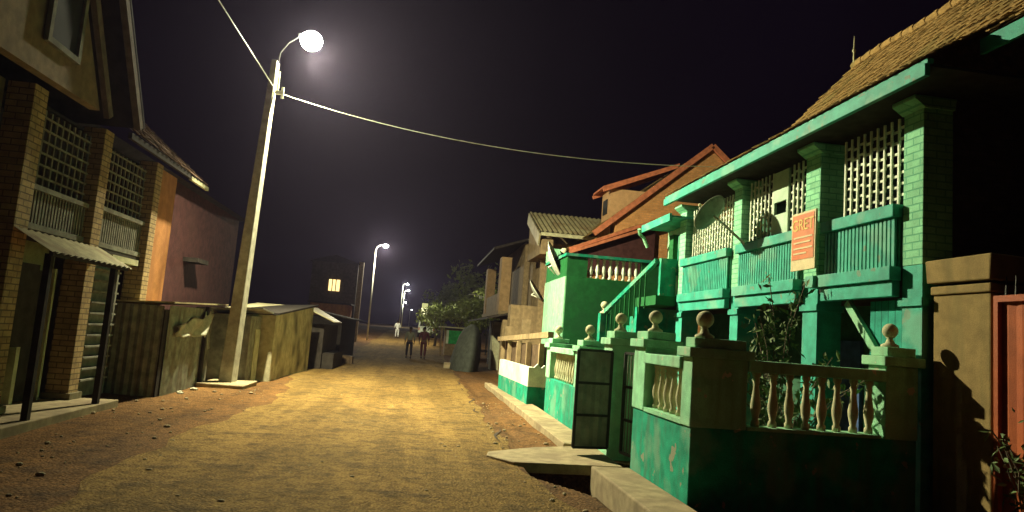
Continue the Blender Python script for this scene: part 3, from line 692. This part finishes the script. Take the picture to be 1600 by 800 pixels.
o = MB().box(3.4, 3.75, 27.0, 27.3, -.1, 2.0, jit=.01).box(3.9, 4.2, 26.0, 26.3, -.1, 2.3).box(3.4, 4.3, 26.3, 27, .0, .4).build('timber_stack', M_tan); tag(recentre(o), 'pale upright timber posts leaning before the tan veranda house', 'timber')
# ------------------------------------------------------------ brown board gate + white and green low wall
bg_ = thing('board_gate', (3.0, 19.5, 0), 'brown wooden board gate with a sloping top beam behind the white-topped wall', 'gate')
MB().bar((2.85, 24, 1.50), (3.15, 16.4, 1.72), .14, .14).build('top_beam', M_tan, bg_)
for y in (16.5, 18.4, 20.2, 22.2, 23.9): MB().box(2.92, 3.04, y, y+.14, -.05, 1.5).build('post', M_tan, bg_)
MB().box(3.06, 3.1, 16.5, 24, -.05, 1.45).build('boards', M_brown, bg_)
lw = thing('low_wall', (2.6, 18, 0), 'low wall painted white above and green below, beside the brown board gate', 'wall')
bands = [(-.1, .52, M_teal, 'green_band'), (.52, .95, M_white, 'white_band')]
for z0, z1, mt, nm in bands:
    b = MB().poly([(2.45, 20.2, z0), (2.60, 16.0, z0), (2.72, 16.0, z0), (2.57, 20.2, z0)], (0, 0, z1-z0)).poly([(2.60, 15.9, z0), (3.05, 15.9, z0), (3.05, 15.995, z0), (2.60, 15.995, z0)], (0, 0, z1-z0)); b.build(nm, mt, lw)
MB().poly([(2.72, 15.9, .95), (2.80, 15.9, 1.04), (2.88, 15.9, .95)], (0, .09, 0)).poly([(2.9, 15.9, .95), (2.97, 15.9, 1.02), (3.05, 15.9, .95)], (0, .09, 0)).build('broken_crest', M_white, lw)

# ------------------------------------------------------------ far right stuff: tarp, kiosk, trees
b = MB()
for zz, r0, r1 in ((0, .62, 1.5), (.7, .6, 1.45), (1.4, .5, 1.2), (1.85, .35, .9), (2.02, .05, .1)):
    pass
prof = [(0, 1.0), (.5, 1.0), (1.0, .92), (1.5, .75), (1.85, .5), (2.05, .12)]
rings = []
for z, k in prof:
    rings.append([b.bm.verts.new((2.3+.2*z/2+.62*k*math.cos(a)*(1.15 if math.cos(a) < 0 else .9)*(1+.05*math.sin(5*a+z*2)+.05*math.sin(13*a)), 31.5+1.6*k*math.sin(a)*(1+.07*math.cos(4*a)), z-.02)) for a in [2*math.pi*i/28 for i in range(28)]])
for A, B in zip(rings[:-1], rings[1:]):
    for i in range(28): b.bm.faces.new([A[i], A[(i+1) % 28], B[(i+1) % 28], B[i]])
b.bm.faces.new(rings[-1])
tag(recentre(b.build('tarpaulin_heap', M_tarp, smooth=True)), 'dark grey-green tarpaulin draped over a heap at the right roadside', 'tarpaulin')
tag(recentre(MB().box(1.35, 1.75, 31.4, 32.0, -.02, .26, jit=.02).build('concrete_block', M_conc, bevel=.02)), 'small pale concrete block on the road edge before the draped heap', 'block')
kz = rise(46)
ks = thing('kiosk', (2.4, 46, kz), 'small roadside kiosk with green and white front under a thin flat roof', 'kiosk')
MB().box(1.9, 3.2, 45.5, 47.5, kz, kz+1.7).build('body', M_tan, ks)
MB().box(2.1, 2.95, 45.44, 45.5, kz+.75, kz+1.6).build('green_panel', mat('kiosk_green', (.03, .35, .08)), ks)
MB().box(1.95, 2.1, 45.43, 45.5, kz+.75, kz+1.6).box(2.95, 3.1, 45.43, 45.5, kz+.75, kz+1.55).build('white_panel', M_white, ks)
MB().box(1.5, 3.5, 44.9, 47.6, kz+1.75, kz+1.83).build('roof', M_cream, ks); MB().box(1.58, 1.68, 45.0, 45.1, kz, kz+1.75).build('post', M_tan, ks)
def tree(base, h, rx, label, n=1400, ls=.16, mt=M_leaf2, seed=1):
    rnd = random.Random(seed); t = thing('tree', base, label, 'tree', 'trees at the bend in the road')
    B = Vector(base); tk = MB(); lv = MB(); tk.tube(B-Vector((0, 0, .1)), B+Vector((.1, 0, h*.45)), h*.035, h*.02, 8)
    cl = []
    for k in range(11):
        a = rnd.uniform(0, 6.28); rr = rx*rnd.uniform(.2, .85); c = B+Vector((rr*math.cos(a), rr*math.sin(a), h*rnd.uniform(.45, .92)))
        tk.tube(B+Vector((.1, 0, h*.4)), c, h*.012, h*.004, 6); cl.append((c, rx*rnd.uniform(.25, .5)))
    for k in range(n):
        c, r = rnd.choice(cl); d = Vector((rnd.gauss(0, 1), rnd.gauss(0, 1), rnd.gauss(0, .9))).normalized()*r*rnd.uniform(.35, 1.05)
        e = Euler((rnd.uniform(-1.3, 1.3), rnd.uniform(-1.3, 1.3), rnd.uniform(0, 6.28))).to_matrix(); s_ = ls*rnd.uniform(.6, 1.3)
        lv.bm.faces.new([lv.bm.verts.new(c+d+e@Vector(p)*s_) for p in ((-1, 0, 0), (-.1, -.45, .1), (1, 0, 0), (-.1, .45, .1))])
    tk.build('trunk', M_bark, t); lv.build('crown', mt, t)
for i, (x, y, h, rx, lb) in enumerate([(1.6, 58, 3.4, 1.7, 'leftmost leafy roadside tree at the bend, beside the minibus'), (3.2, 56, 3.8, 1.6, 'rounded leafy tree left of centre in the roadside clump'),
        (4.1, 51, 3.9, 1.4, 'tallest pale green tree rising directly above the kiosk'), (6.0, 54, 3.6, 1.7, 'rightmost leafy tree of the clump, next to the veranda house'), (7.0, 66, 5.6, 2.4, 'dim grey-green tree standing highest behind the roadside clump')]):
    tree((x, y, rise(y)), h, rx, lb, 1500 if i < 4 else 2200, .15 if i < 4 else .22, seed=i+3)
t = thing('unlit_lamp_post', (5.0, 50, rise(50)), 'unlit lamp on a bent arm above the roadside trees', 'lamp post')
z = rise(50)
MB().tube((5.0, 50, z), (5.0, 50, z+3.95), .05, .035).build('pole', M_iron, t); MB().path([(5.0, 50, z+3.95), (4.0, 50, z+4.15), (3.5, 50, z+4.15)], .03).build('arm', M_galv, t)
MB().box(4.25, 4.45, 49.9, 50.1, z+3.9, z+4.1).build('lamp_head', M_white, t)

# ------------------------------------------------------------ minibus
vy, vx = 74, 1.05; vz = rise(74)
vn = thing('minibus', (vx, vy, vz), 'white minibus with dark rear window parked far down the road', 'minibus')
MB().poly([(vx-.85, vy, vz+.35), (vx+.85, vy, vz+.35), (vx+.85, vy, vz+1.15), (vx+.72, vy, vz+1.95), (vx-.72, vy, vz+1.95), (vx-.85, vy, vz+1.15)], (0, 4.2, 0)).build('body', M_white, vn, bevel=.08)
MB().poly([(vx-.7, vy-.01, vz+1.2), (vx+.7, vy-.01, vz+1.2), (vx+.6, vy-.01, vz+1.8), (vx-.6, vy-.01, vz+1.8)], (0, -.03, 0)).build('rear_window', M_glass, vn)
MB().box(vx-.85, vx+.85, vy-.1, vy, vz+.35, vz+.52).build('bumper', M_dark, vn)
for sx in (-1, 1):
    MB().box(vx+sx*.75-.06, vx+sx*.75+.06, vy-.03, vy, vz+.75, vz+1.05).build('tail_light', M_redtrim, vn)
    for dy in (.8, 3.4): MB().tube((vx+sx*.68, vy+dy, vz+.3), (vx+sx*.88, vy+dy, vz+.3), .3, .3, 16).build('wheel', M_dark, vn)

# ------------------------------------------------------------ people
def skin_mesh(name, joints, edges, mt, parent, sub=1):
    me = bpy.data.meshes.new(name); me.from_pydata([j[0] for j in joints], edges, []); o = bpy.data.objects.new(name, me); COL.objects.link(o)
    o.parent = parent; md = o.modifiers.new('skin', 'SKIN'); md.use_smooth_shade = True
    for i, j in enumerate(joints): me.skin_vertices[0].data[i].radius = j[1] if isinstance(j[1], tuple) else (j[1], j[1])
    me.skin_vertices[0].data[0].use_root = True
    s_ = o.modifiers.new('sub', 'SUBSURF'); s_.levels = s_.render_levels = sub
    bpy.context.view_layer.update(); ev = bpy.data.meshes.new_from_object(o.evaluated_get(bpy.context.evaluated_depsgraph_get()))
    o.modifiers.clear(); o.data = ev; ev.materials.append(mt); return o
def person(loc, h, rz, label, top, bottom, stride=.22, long_shirt=False):
    t = thing('person', loc, label, 'person'); t.rotation_euler.z = rz
    k = h/1.75; S = lambda *p: (p[0]*k, p[1]*k, p[2]*k); s = stride
    J = [(S(0, 0, .95), (.13*k, .1*k)), (S(0, 0, 1.18), (.12*k, .085*k)), (S(0, 0, 1.40), (.15*k, .09*k)), (S(0, 0, 1.50), .055*k), (S(0, .02, 1.62), (.075*k, .09*k)), (S(0, .02, 1.71), (.06*k, .07*k)),
         (S(-.18, 0, 1.42), .055*k), (S(-.25, -.06, 1.14), .042*k), (S(-.26, .06, .92), .03*k), (S(.18, 0, 1.42), .055*k), (S(.25, .02, 1.14), .042*k), (S(.26, .14, .94), .03*k),
         (S(-.10, 0, .88), .085*k), (S(-.11, s*.6, .50), .055*k), (S(-.11, s, .08), .035*k), (S(-.11, s+.16, .03), .03*k),
         (S(.10, 0, .88), .085*k), (S(.11, -s*.2, .50), .055*k), (S(.11, -s, .10), .035*k), (S(.11, -s+.14, .03), .03*k)]
    E_ = [(0, 1), (1, 2), (2, 3), (3, 4), (4, 5), (2, 6), (6, 7), (7, 8), (2, 9), (9, 10), (10, 11), (0, 12), (12, 13), (13, 14), (14, 15), (0, 16), (16, 17), (17, 18), (18, 19)]
    for hb, hx, hy, hzz, sg_ in ((8, -.26, .06, .92, -1), (11, .26, .14, .94, 1)):
        palm = len(J); J.append((S(hx, hy+.02, hzz-.06), (.03*k, .018*k))); E_.append((hb, palm))
        for q, (dx, ln) in enumerate(((-.027, .07), (-.009, .08), (.009, .075), (.027, .06))):
            i0 = len(J); J.append((S(hx+dx*.4, hy+dx+.025, hzz-.10), .009*k)); J.append((S(hx+dx*.4, hy+dx+.035, hzz-.10-ln*.6), .008*k)); J.append((S(hx+dx*.4-sg_*.01, hy+dx+.045, hzz-.10-ln), .007*k))
            E_ += [(palm, i0), (i0, i0+1), (i0+1, i0+2)]
        i0 = len(J); J.append((S(hx-sg_*.02, hy+.06, hzz-.07), .009*k)); J.append((S(hx-sg_*.025, hy+.075, hzz-.11), .008*k)); E_ += [(palm, i0), (i0, i0+1)]
    skin_mesh('body', J, E_, M_skin, t)
    T = [(S(0, 0, .92 if not long_shirt else .7), (.155*k, .12*k)), (S(0, 0, 1.18), (.145*k, .11*k)), (S(0, 0, 1.38), (.17*k, .11*k)), (S(-.19, 0, 1.42), .07*k), (S(-.26, -.06, 1.14), .055*k), (S(-.265, .03, 1.0), .045*k),
         (S(.19, 0, 1.42), .07*k), (S(.26, .02, 1.14), .055*k), (S(.265, .11, 1.0), .045*k), (S(0, 0, 1.47), .08*k)]
    skin_mesh('shirt', T, [(0, 1), (1, 2), (2, 3), (3, 4), (4, 5), (2, 6), (6, 7), (7, 8), (2, 9)], top, t)
    B_ = [(S(0, 0, .95), (.15*k, .115*k)), (S(-.10, 0, .86), .10*k), (S(-.112, s*.6, .50), .075*k), (S(-.112, s, .14), .06*k), (S(.10, 0, .86), .10*k), (S(.112, -s*.2, .50), .075*k), (S(.112, -s, .16), .06*k)]
    skin_mesh('trousers', B_, [(0, 1), (1, 2), (2, 3), (0, 4), (4, 5), (5, 6)], bottom, t)
    MB().ball(Vector(loc)+Vector(S(0, -.0, 1.685)), .098*k, 14, (.9, 1.02, .85)).build('hair', M_hair, t)
    fc = MB(); L0 = Vector(loc)
    for sx in (-1, 1):
        fc.ball(L0+Vector(S(sx*.03, .108, 1.635)), .011*k, 6); fc.ball(L0+Vector(S(sx*.082, .01, 1.62)), .02*k, 6, (.5, 1, 1.3))
    fc.ball(L0+Vector(S(0, .118, 1.60)), .014*k, 6); fc.build('face_features', M_skin, t)
    for sx, y0 in ((-1, s+.06), (1, -s+.05)): MB().ball(L0+Vector(S(sx*.111, y0, .045)), .05*k, 8, (.9, 2.3, .8)).build('shoe', M_darkcloth, t)
    return t
person((-.28, 39.5, rise(39.5)), 1.72, R(4), 'walking person in grey shirt and dark trousers, left of the pair on the road', M_grey, M_darkcloth)
person((.50, 40.2, rise(40.2)), 1.78, R(-8), 'walking person in maroon clothes, right of the pair on the road', M_maroon, M_maroon, .18)
person((-1.75, 68, rise(68)), 1.7, R(10), 'far person in white clothes standing near the road left of the pair', M_whitecloth, M_whitecloth, .08, True)

# ------------------------------------------------------------ left brick house
XL = -5.2
lh = thing('brick_house', (-7, 11, 0), 'dark two-storey brick house with steep gable, lattice balconies and tin awning at left', 'house')
for (a, b) in ((9.68, 10.02), (11.80, 12.12), (14.10, 14.42)):
    c = MB().box(XL-.34, XL, a, b, -.1, 4.42).build('brick_column', M_leftbrick, lh, bevel=.01)
    MB().box(XL-.36, XL+.05, a-.04, b+.04, -.1, .22).build('plinth', M_leftwall, c)
MB().box(XL-.38, XL-.02, 14.425, 15.3, -.1, 4.35).build('side_wall', M_orangewall, lh)
MB().box(XL-.5, XL-.36, 2, 9.66, -.1, 4.42).build('near_wall', M_leftwall, lh)
MB().box(XL-.62, XL-.46, 10.03, 11.79, -.1, 2.45).build('ground_wall', M_leftgreen, lh); MB().box(XL-.62, XL-.46, 12.13, 14.09, -.1, 2.45).build('ground_wall', M_leftwall, lh)
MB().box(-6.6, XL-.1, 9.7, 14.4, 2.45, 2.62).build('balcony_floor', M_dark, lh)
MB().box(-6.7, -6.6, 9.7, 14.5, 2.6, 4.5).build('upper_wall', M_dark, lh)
MB().box(-9.5, -6.7, 15.0, 15.3, -.1, 4.4).box(-9.5, XL-.38, 14.9, 15.2, -.1, 4.3).build('end_wall', M_redwall, lh)
for (y0, y1, zt) in ((10.04, 11.78, 3.10), (12.14, 14.08, 3.16)):
    s_ = MB(); n = int((y1-y0)/.085)
    for k in range(n+1):
        y = y0+.02+k*(y1-y0-.06)/n; s_.box(XL-.16, XL-.13, y, y+.045, 2.64, zt)
    s_.box(XL-.2, XL-.08, y0, y1, zt, zt+.07).box(XL-.2, XL-.09, y0, y1, 2.56, 2.64); s_.build('balcony_rail', M_leftwood, lh)
    s_ = MB(); n = int((y1-y0)/.17)
    for k in range(n+1): y = y0+.02+k*(y1-y0-.04)/n; s_.box(XL-.22, XL-.19, y-.018, y+.018, zt+.07, 4.25)
    for j in range(6): z = zt+.2+j*.165; s_.box(XL-.188, XL-.17, y0, y1, z, z+.03)
    s_.build('lattice_screen', M_leftwood, lh)
MB().box(XL-.1, XL+.08, 12.5, 13.6, 2.36, 2.46).build('window_sill', M_cream, lh)
# louvred door
ld_ = MB().box(XL-.40, XL-.30, 12.5, 13.5, .05, 2.3).build('louvred_door', M_leftwood, lh); s_ = MB()
for k in range(11):
    z = .35+k*.185; s_.bar((XL-.22, 12.5, z), (XL-.22, 13.5, z), .15, .03)
s_.box(XL-.3, XL-.2, 12.44, 12.5, .05, 2.3).box(XL-.3, XL-.2, 13.5, 13.56, .05, 2.3); s_.build('louvres', M_leftwood, ld_)
dr = MB().box(XL-.46, XL-.42, 10.95, 11.6, .12, 2.05).build('door', M_dark, lh); MB().box(XL-.45, XL-.34, 10.86, 10.95, .12, 2.1).box(XL-.45, XL-.34, 11.6, 11.66, .12, 2.1).build('door_frame', M_cream, dr)
MB().box(XL-.2, XL-.14, 9.9, 10.75, .95, 2.1).build('open_panel', M_dark, lh)  # plain dark panel in front of the wall, below the awning
MB().box(XL-.45, -4.6, 8.9, 12.2, -.1, .12, jit=.01).build('doorstep', M_conc, lh, bevel=.015)
aw = MB().wave((XL+.0, 9.7, 2.52), (0, 2.5, 0), (.62, -.25, -.3), (.4, 0, 1), 14, .014).build('awning', M_tin, lh)
MB().bar((-4.62, 9.5, 2.2), (-4.62, 11.85, 2.2), .05, .06).box(-4.72, -4.64, 9.56, 9.64, .1, 2.2).box(-4.72, -4.64, 11.5, 11.58, .1, 2.2).build('awning_frame', M_dark, aw)
# upper gable facing the street
gz = 4.5
gb = MB().poly([(-5.0, 5.7, gz-.1), (-5.0, 11.05, gz), (-5.0, 8.4, 8.7)], (-.15, 0, 0)).build('gable_wall', mat('gable_render', (.24, .17, .10), var=.2, dirt=(.12, .09, .06), dirt_scale=2), lh)
MB().bar((-4.93, 8.4, 8.9), (-4.93, 11.2, 4.45), .08, .14).bar((-4.75, 8.6, 9.3), (-4.75, 11.9, 4.5), .10, .16).bar((-4.75, 8.6, 9.3), (-4.75, 5.0, 4.5), .10, .16).build('bargeboard', mat('left_board', (.17, .13, .11)), gb)
wn = MB().box(-4.99, -4.96, 9.35, 10.05, 4.95, 7.0).build('window', M_glass, gb)
MB().box(-4.98, -4.92, 9.27, 9.35, 4.87, 7.0).box(-4.98, -4.92, 10.05, 10.13, 4.87, 7.0).box(-4.98, -4.92, 9.35, 10.05, 4.87, 4.95).build('window_frame', M_leftwood, wn)
MB().poly([(-4.7, 8.6, 9.36), (-4.7, 11.95, 4.5), (-4.7, 12.0, 4.56), (-4.7, 8.6, 9.5)], (-4, 0, 0)).poly([(-4.7, 8.6, 9.36), (-4.7, 5.0, 4.5), (-4.7, 4.95, 4.56), (-4.7, 8.6, 9.5)], (-4, 0, 0)).build('gable_roof', M_dark, gb)
r_ = MB(); tiled(r_.bm, (-4.85, 11.9, 4.46), (-4.85, 16.2, 4.40), (-7.5, 16.2, 6.6), (-7.5, 11.9, 6.6), .2, .2); rr = r_.build('roof', mat('old_tile', (.14, .08, .05), var=.3), lh)
MB().box(-4.9, -4.84, 11.9, 15.0, 4.32, 4.42).build('fascia_board', M_dark, rr); MB().box(-4.9, -4.84, 15.02, 16.2, 4.30, 4.38).build('end_fascia_board', M_cream, rr)
MB().box(-6.2, XL-.36, 10.0, 16, 4.36, 4.40).build('soffit', M_dark, lh)
MB().box(-6.58, -6.55, 11.3, 11.36, 3.4, 3.6).build('glowing_patch', emis('glowing_patch', (1, .95, .75), 1.2), lh)  # small emissive square in front of the upper wall
# red house behind
rh = thing('red_house', (-9, 22, 0), 'windowless dim red walled house behind the tin sheds at left', 'house')
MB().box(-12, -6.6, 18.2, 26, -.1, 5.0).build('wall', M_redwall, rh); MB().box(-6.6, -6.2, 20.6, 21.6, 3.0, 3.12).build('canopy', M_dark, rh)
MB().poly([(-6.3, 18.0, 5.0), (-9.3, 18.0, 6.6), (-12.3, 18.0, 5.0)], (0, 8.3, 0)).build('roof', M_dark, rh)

# ------------------------------------------------------------ sheds
s1 = thing('tin_shed', (-5.2, 15.4, 0), 'dark grey corrugated tin shed beside the brick house, left of the pole', 'shed')
MB().wave((-4.66, 14.2, -.02), (0, 2.9, 0), (0, 0, 1.72), (1, 0, 0), 20, .012).build('front_sheet', M_greytin, s1)
MB().wave((-5.7, 14.0, -.02), (1.0, 0, 0), (0, 0, 1.70), (0, -1, 0), 7, .012).build('side_sheet', M_greytin, s1)
MB().box(-5.75, -4.68, 14.02, 17.0, -.02, 1.62).build('frame', M_dark, s1)
MB().poly([(-5.9, 13.75, 1.68), (-4.45, 13.75, 1.74), (-4.4, 17.3, 1.82), (-5.9, 17.3, 1.72)], (0, 0, .03)).build('roof', M_tin, s1)
MB().box(-4.64, -4.58, 16.4, 16.52, 0, 1.75).build('post', M_dark, s1)
b = MB()
g = []
for i in range(17):
    row = []
    for j in range(9):
        y = 14.5+i*.15; t_ = j/8; x = -4.60+.02*math.sin(i*1.3+j)+.03*math.sin(i*.7); top = 1.30+.022*i+.05*math.sin(i*1.1)+(.04 if i > 12 else 0); bot = 1.10+.02*math.sin(i*2.1)-(.30 if i > 14 else 0); z = top+(bot-top)*t_; x += .04*math.sin(t_*5+i*.9)
        row.append(b.bm.verts.new((x+.02*t_, y, z)))
    g.append(row)
for i in range(16):
    for j in range(8): b.bm.faces.new([g[i][j], g[i][j+1], g[i+1][j+1], g[i+1][j]])
o = b.build('hanging_cloth', M_cloth, smooth=True); sm = o.modifiers.new('solid', 'SOLIDIFY'); sm.thickness = .01
tag(recentre(o), 'pale cloth hanging over the front of the grey tin shed', 'cloth')
s2 = thing('narrow_shed', (-4, 18.3, 0), 'narrow dark shed with pale roof edge just right of the lamp pole', 'shed')
MB().box(-5.0, -3.95, 17.75, 18.9, -.02, 1.62).build('walls', M_greytin, s2); MB().box(-3.945, -3.93, 18.3, 18.85, .0, 1.3).build('pale_board', M_cream, s2)
MB().poly([(-5.2, 17.6, 1.70), (-3.65, 17.5, 1.80), (-3.65, 19.1, 1.70), (-5.2, 19.1, 1.62)], (0, 0, .04)).build('roof', M_greytin, s2)
s3 = thing('plastered_shed', (-4.5, 21.5, 0), 'stained plaster shed wall with black mould patches past the lamp pole', 'shed')
MB().poly([(-3.62, 19.0, -.02), (-3.40, 24.0, -.02), (-3.40, 24.0, 2.08), (-3.62, 19.0, 1.68)], (-1.8, 0, 0)).build('walls', M_mold, s3)
MB().poly([(-3.5, 18.8, 1.70), (-3.28, 24.2, 2.12), (-5.6, 24.2, 1.95), (-5.6, 18.8, 1.6)], (0, 0, .05)).build('roof', M_black, s3)
s4 = thing('market_stall', (-3.6, 28, 0), 'dark boarded market stall with a slanting pale tin sheet, left roadside', 'stall')
MB().box(-4.6, -3.15, 25.2, 29.5, -.02, 1.55).build('body', M_dark, s4)
MB().poly([(-3.75, 24.5, 2.05), (-2.8, 24.9, 1.62), (-2.8, 27.4, 1.62), (-3.75, 27.4, 2.1)], (0, 0, .03)).build('roof_sheet', M_tin, s4)
MB().box(-3.13, -2.75, 25.3, 28.5, .0, .55).build('counter', M_dark, s4)
s5 = thing('tarpaulin_stall', (-3.8, 34, 0), 'black covered stall further left, between the first stall and the second lamp', 'stall')
MB().box(-5, -3.15, 31.0, 38.0, -.02, 1.9).build('body', M_dark, s5); MB().poly([(-5.2, 30.6, 2.2), (-2.75, 30.6, 1.8), (-2.75, 38.4, 1.8), (-5.2, 38.4, 2.2)], (0, 0, .05)).build('roof', M_dark, s5)
tag(recentre(MB().box(-2.95, -2.45, 29.6, 30.2, -.02, .32, jit=.02).build('crate', M_brown, bevel=.01)), 'low wooden crate on the dirt beside the dark stalls', 'crate')
wl = thing('orange_hut', (-6.2, 50, rise(50)), 'small orange-lit hut with a doorway behind the left stalls', 'hut')
MB().box(-7.2, -4.7, 49, 52, rise(50)-.1, 2.9).build('wall', M_orangewall, wl); MB().box(-5.9, -5.2, 48.96, 49, .3, 2.2).build('door', M_dark, wl); MB().box(-7.4, -4.5, 48.8, 52.2, 2.9, 3.0).build('roof', M_dark, wl)
fh = thing('far_house', (-6.3, 53, .3), 'tall dim far house with one lit barred window left of the second lamp', 'house')
MB().box(-8.1, -4.75, 54, 58, .1, 6.15).build('wall', mat('dim_tan', (.10, .08, .06), var=.3, dirt=(.05, .04, .03), dirt_scale=1), fh); MB().box(-4.7, -4.35, 54.2, 54.7, .1, 6.35).build('pillar', M_tan, fh)
wnd = MB().box(-6.75, -5.95, 53.92, 53.99, 4.0, 4.85).build('lit_window', emis('window_glow', (1, .72, .28), 1.6), fh)
MB().box(-6.52, -6.46, 53.86, 53.91, 4.0, 4.85).box(-6.26, -6.20, 53.86, 53.91, 4.0, 4.85).build('window_bars', M_dark, wnd)
MB().poly([(-8.3, 53.7, 6.15), (-6.4, 53.7, 6.7), (-4.6, 53.7, 6.15)], (0, 4.6, 0)).build('roof', M_dark, fh)
# far shop with lit sign
fs = thing('lit_sign_post', (.75, 92, rise(92)), 'small glowing yellow sign box on a post above the minibus', 'sign')
z = rise(92)-.2
MB().tube((.8, 92, z), (.8, 92, z+2.6), .06).build('post', M_iron, fs); MB().box(.45, 1.3, 91.9, 92.1, z+2.5, z+3.3).build('lower_panel', emis('sign_glow', (1, .95, .5), 1.3), fs); MB().box(.5, 1.25, 91.92, 92.1, z+3.34, z+3.9).build('upper_panel', emis('sign_glow_dim', (.75, .75, .3), .6), fs)
# dark background masses: far trees left and ahead
for i, (x, y, h, rx, lb) in enumerate([(9, 100, 9, 5, 'dark tree right of the road far beyond the minibus'), (4.5, 120, 8, 4, 'dark tree closing the view at the end of the road')]):
    tree((x, y, rise(y)), h, rx, lb, 1500, .35, seed=30+i)

# ------------------------------------------------------------ haze volume added for the lamp glow
HZ = MB().box(-60, 60, -40, 420, -1.7, 11.5).build('haze', None or mat('tmp_h', (.5, .5, .5)))
hm = bpy.data.materials.new('glow_haze'); hm.use_nodes = True; N = hm.node_tree.nodes; N.remove(N['Principled BSDF'])
pv = N.new('ShaderNodeVolumePrincipled'); pv.inputs['Density'].default_value = HAZE_D; pv.inputs['Color'].default_value = (.72, .62, 1, 1); pv.inputs['Anisotropy'].default_value = .72
hm.node_tree.links.new(pv.outputs[0], N['Material Output'].inputs['Volume'])
HZ.data.materials.clear(); HZ.data.materials.append(hm); HZ['kind'] = 'stuff'; HZ['label'] = 'thin haze added for the glow around the lamps'
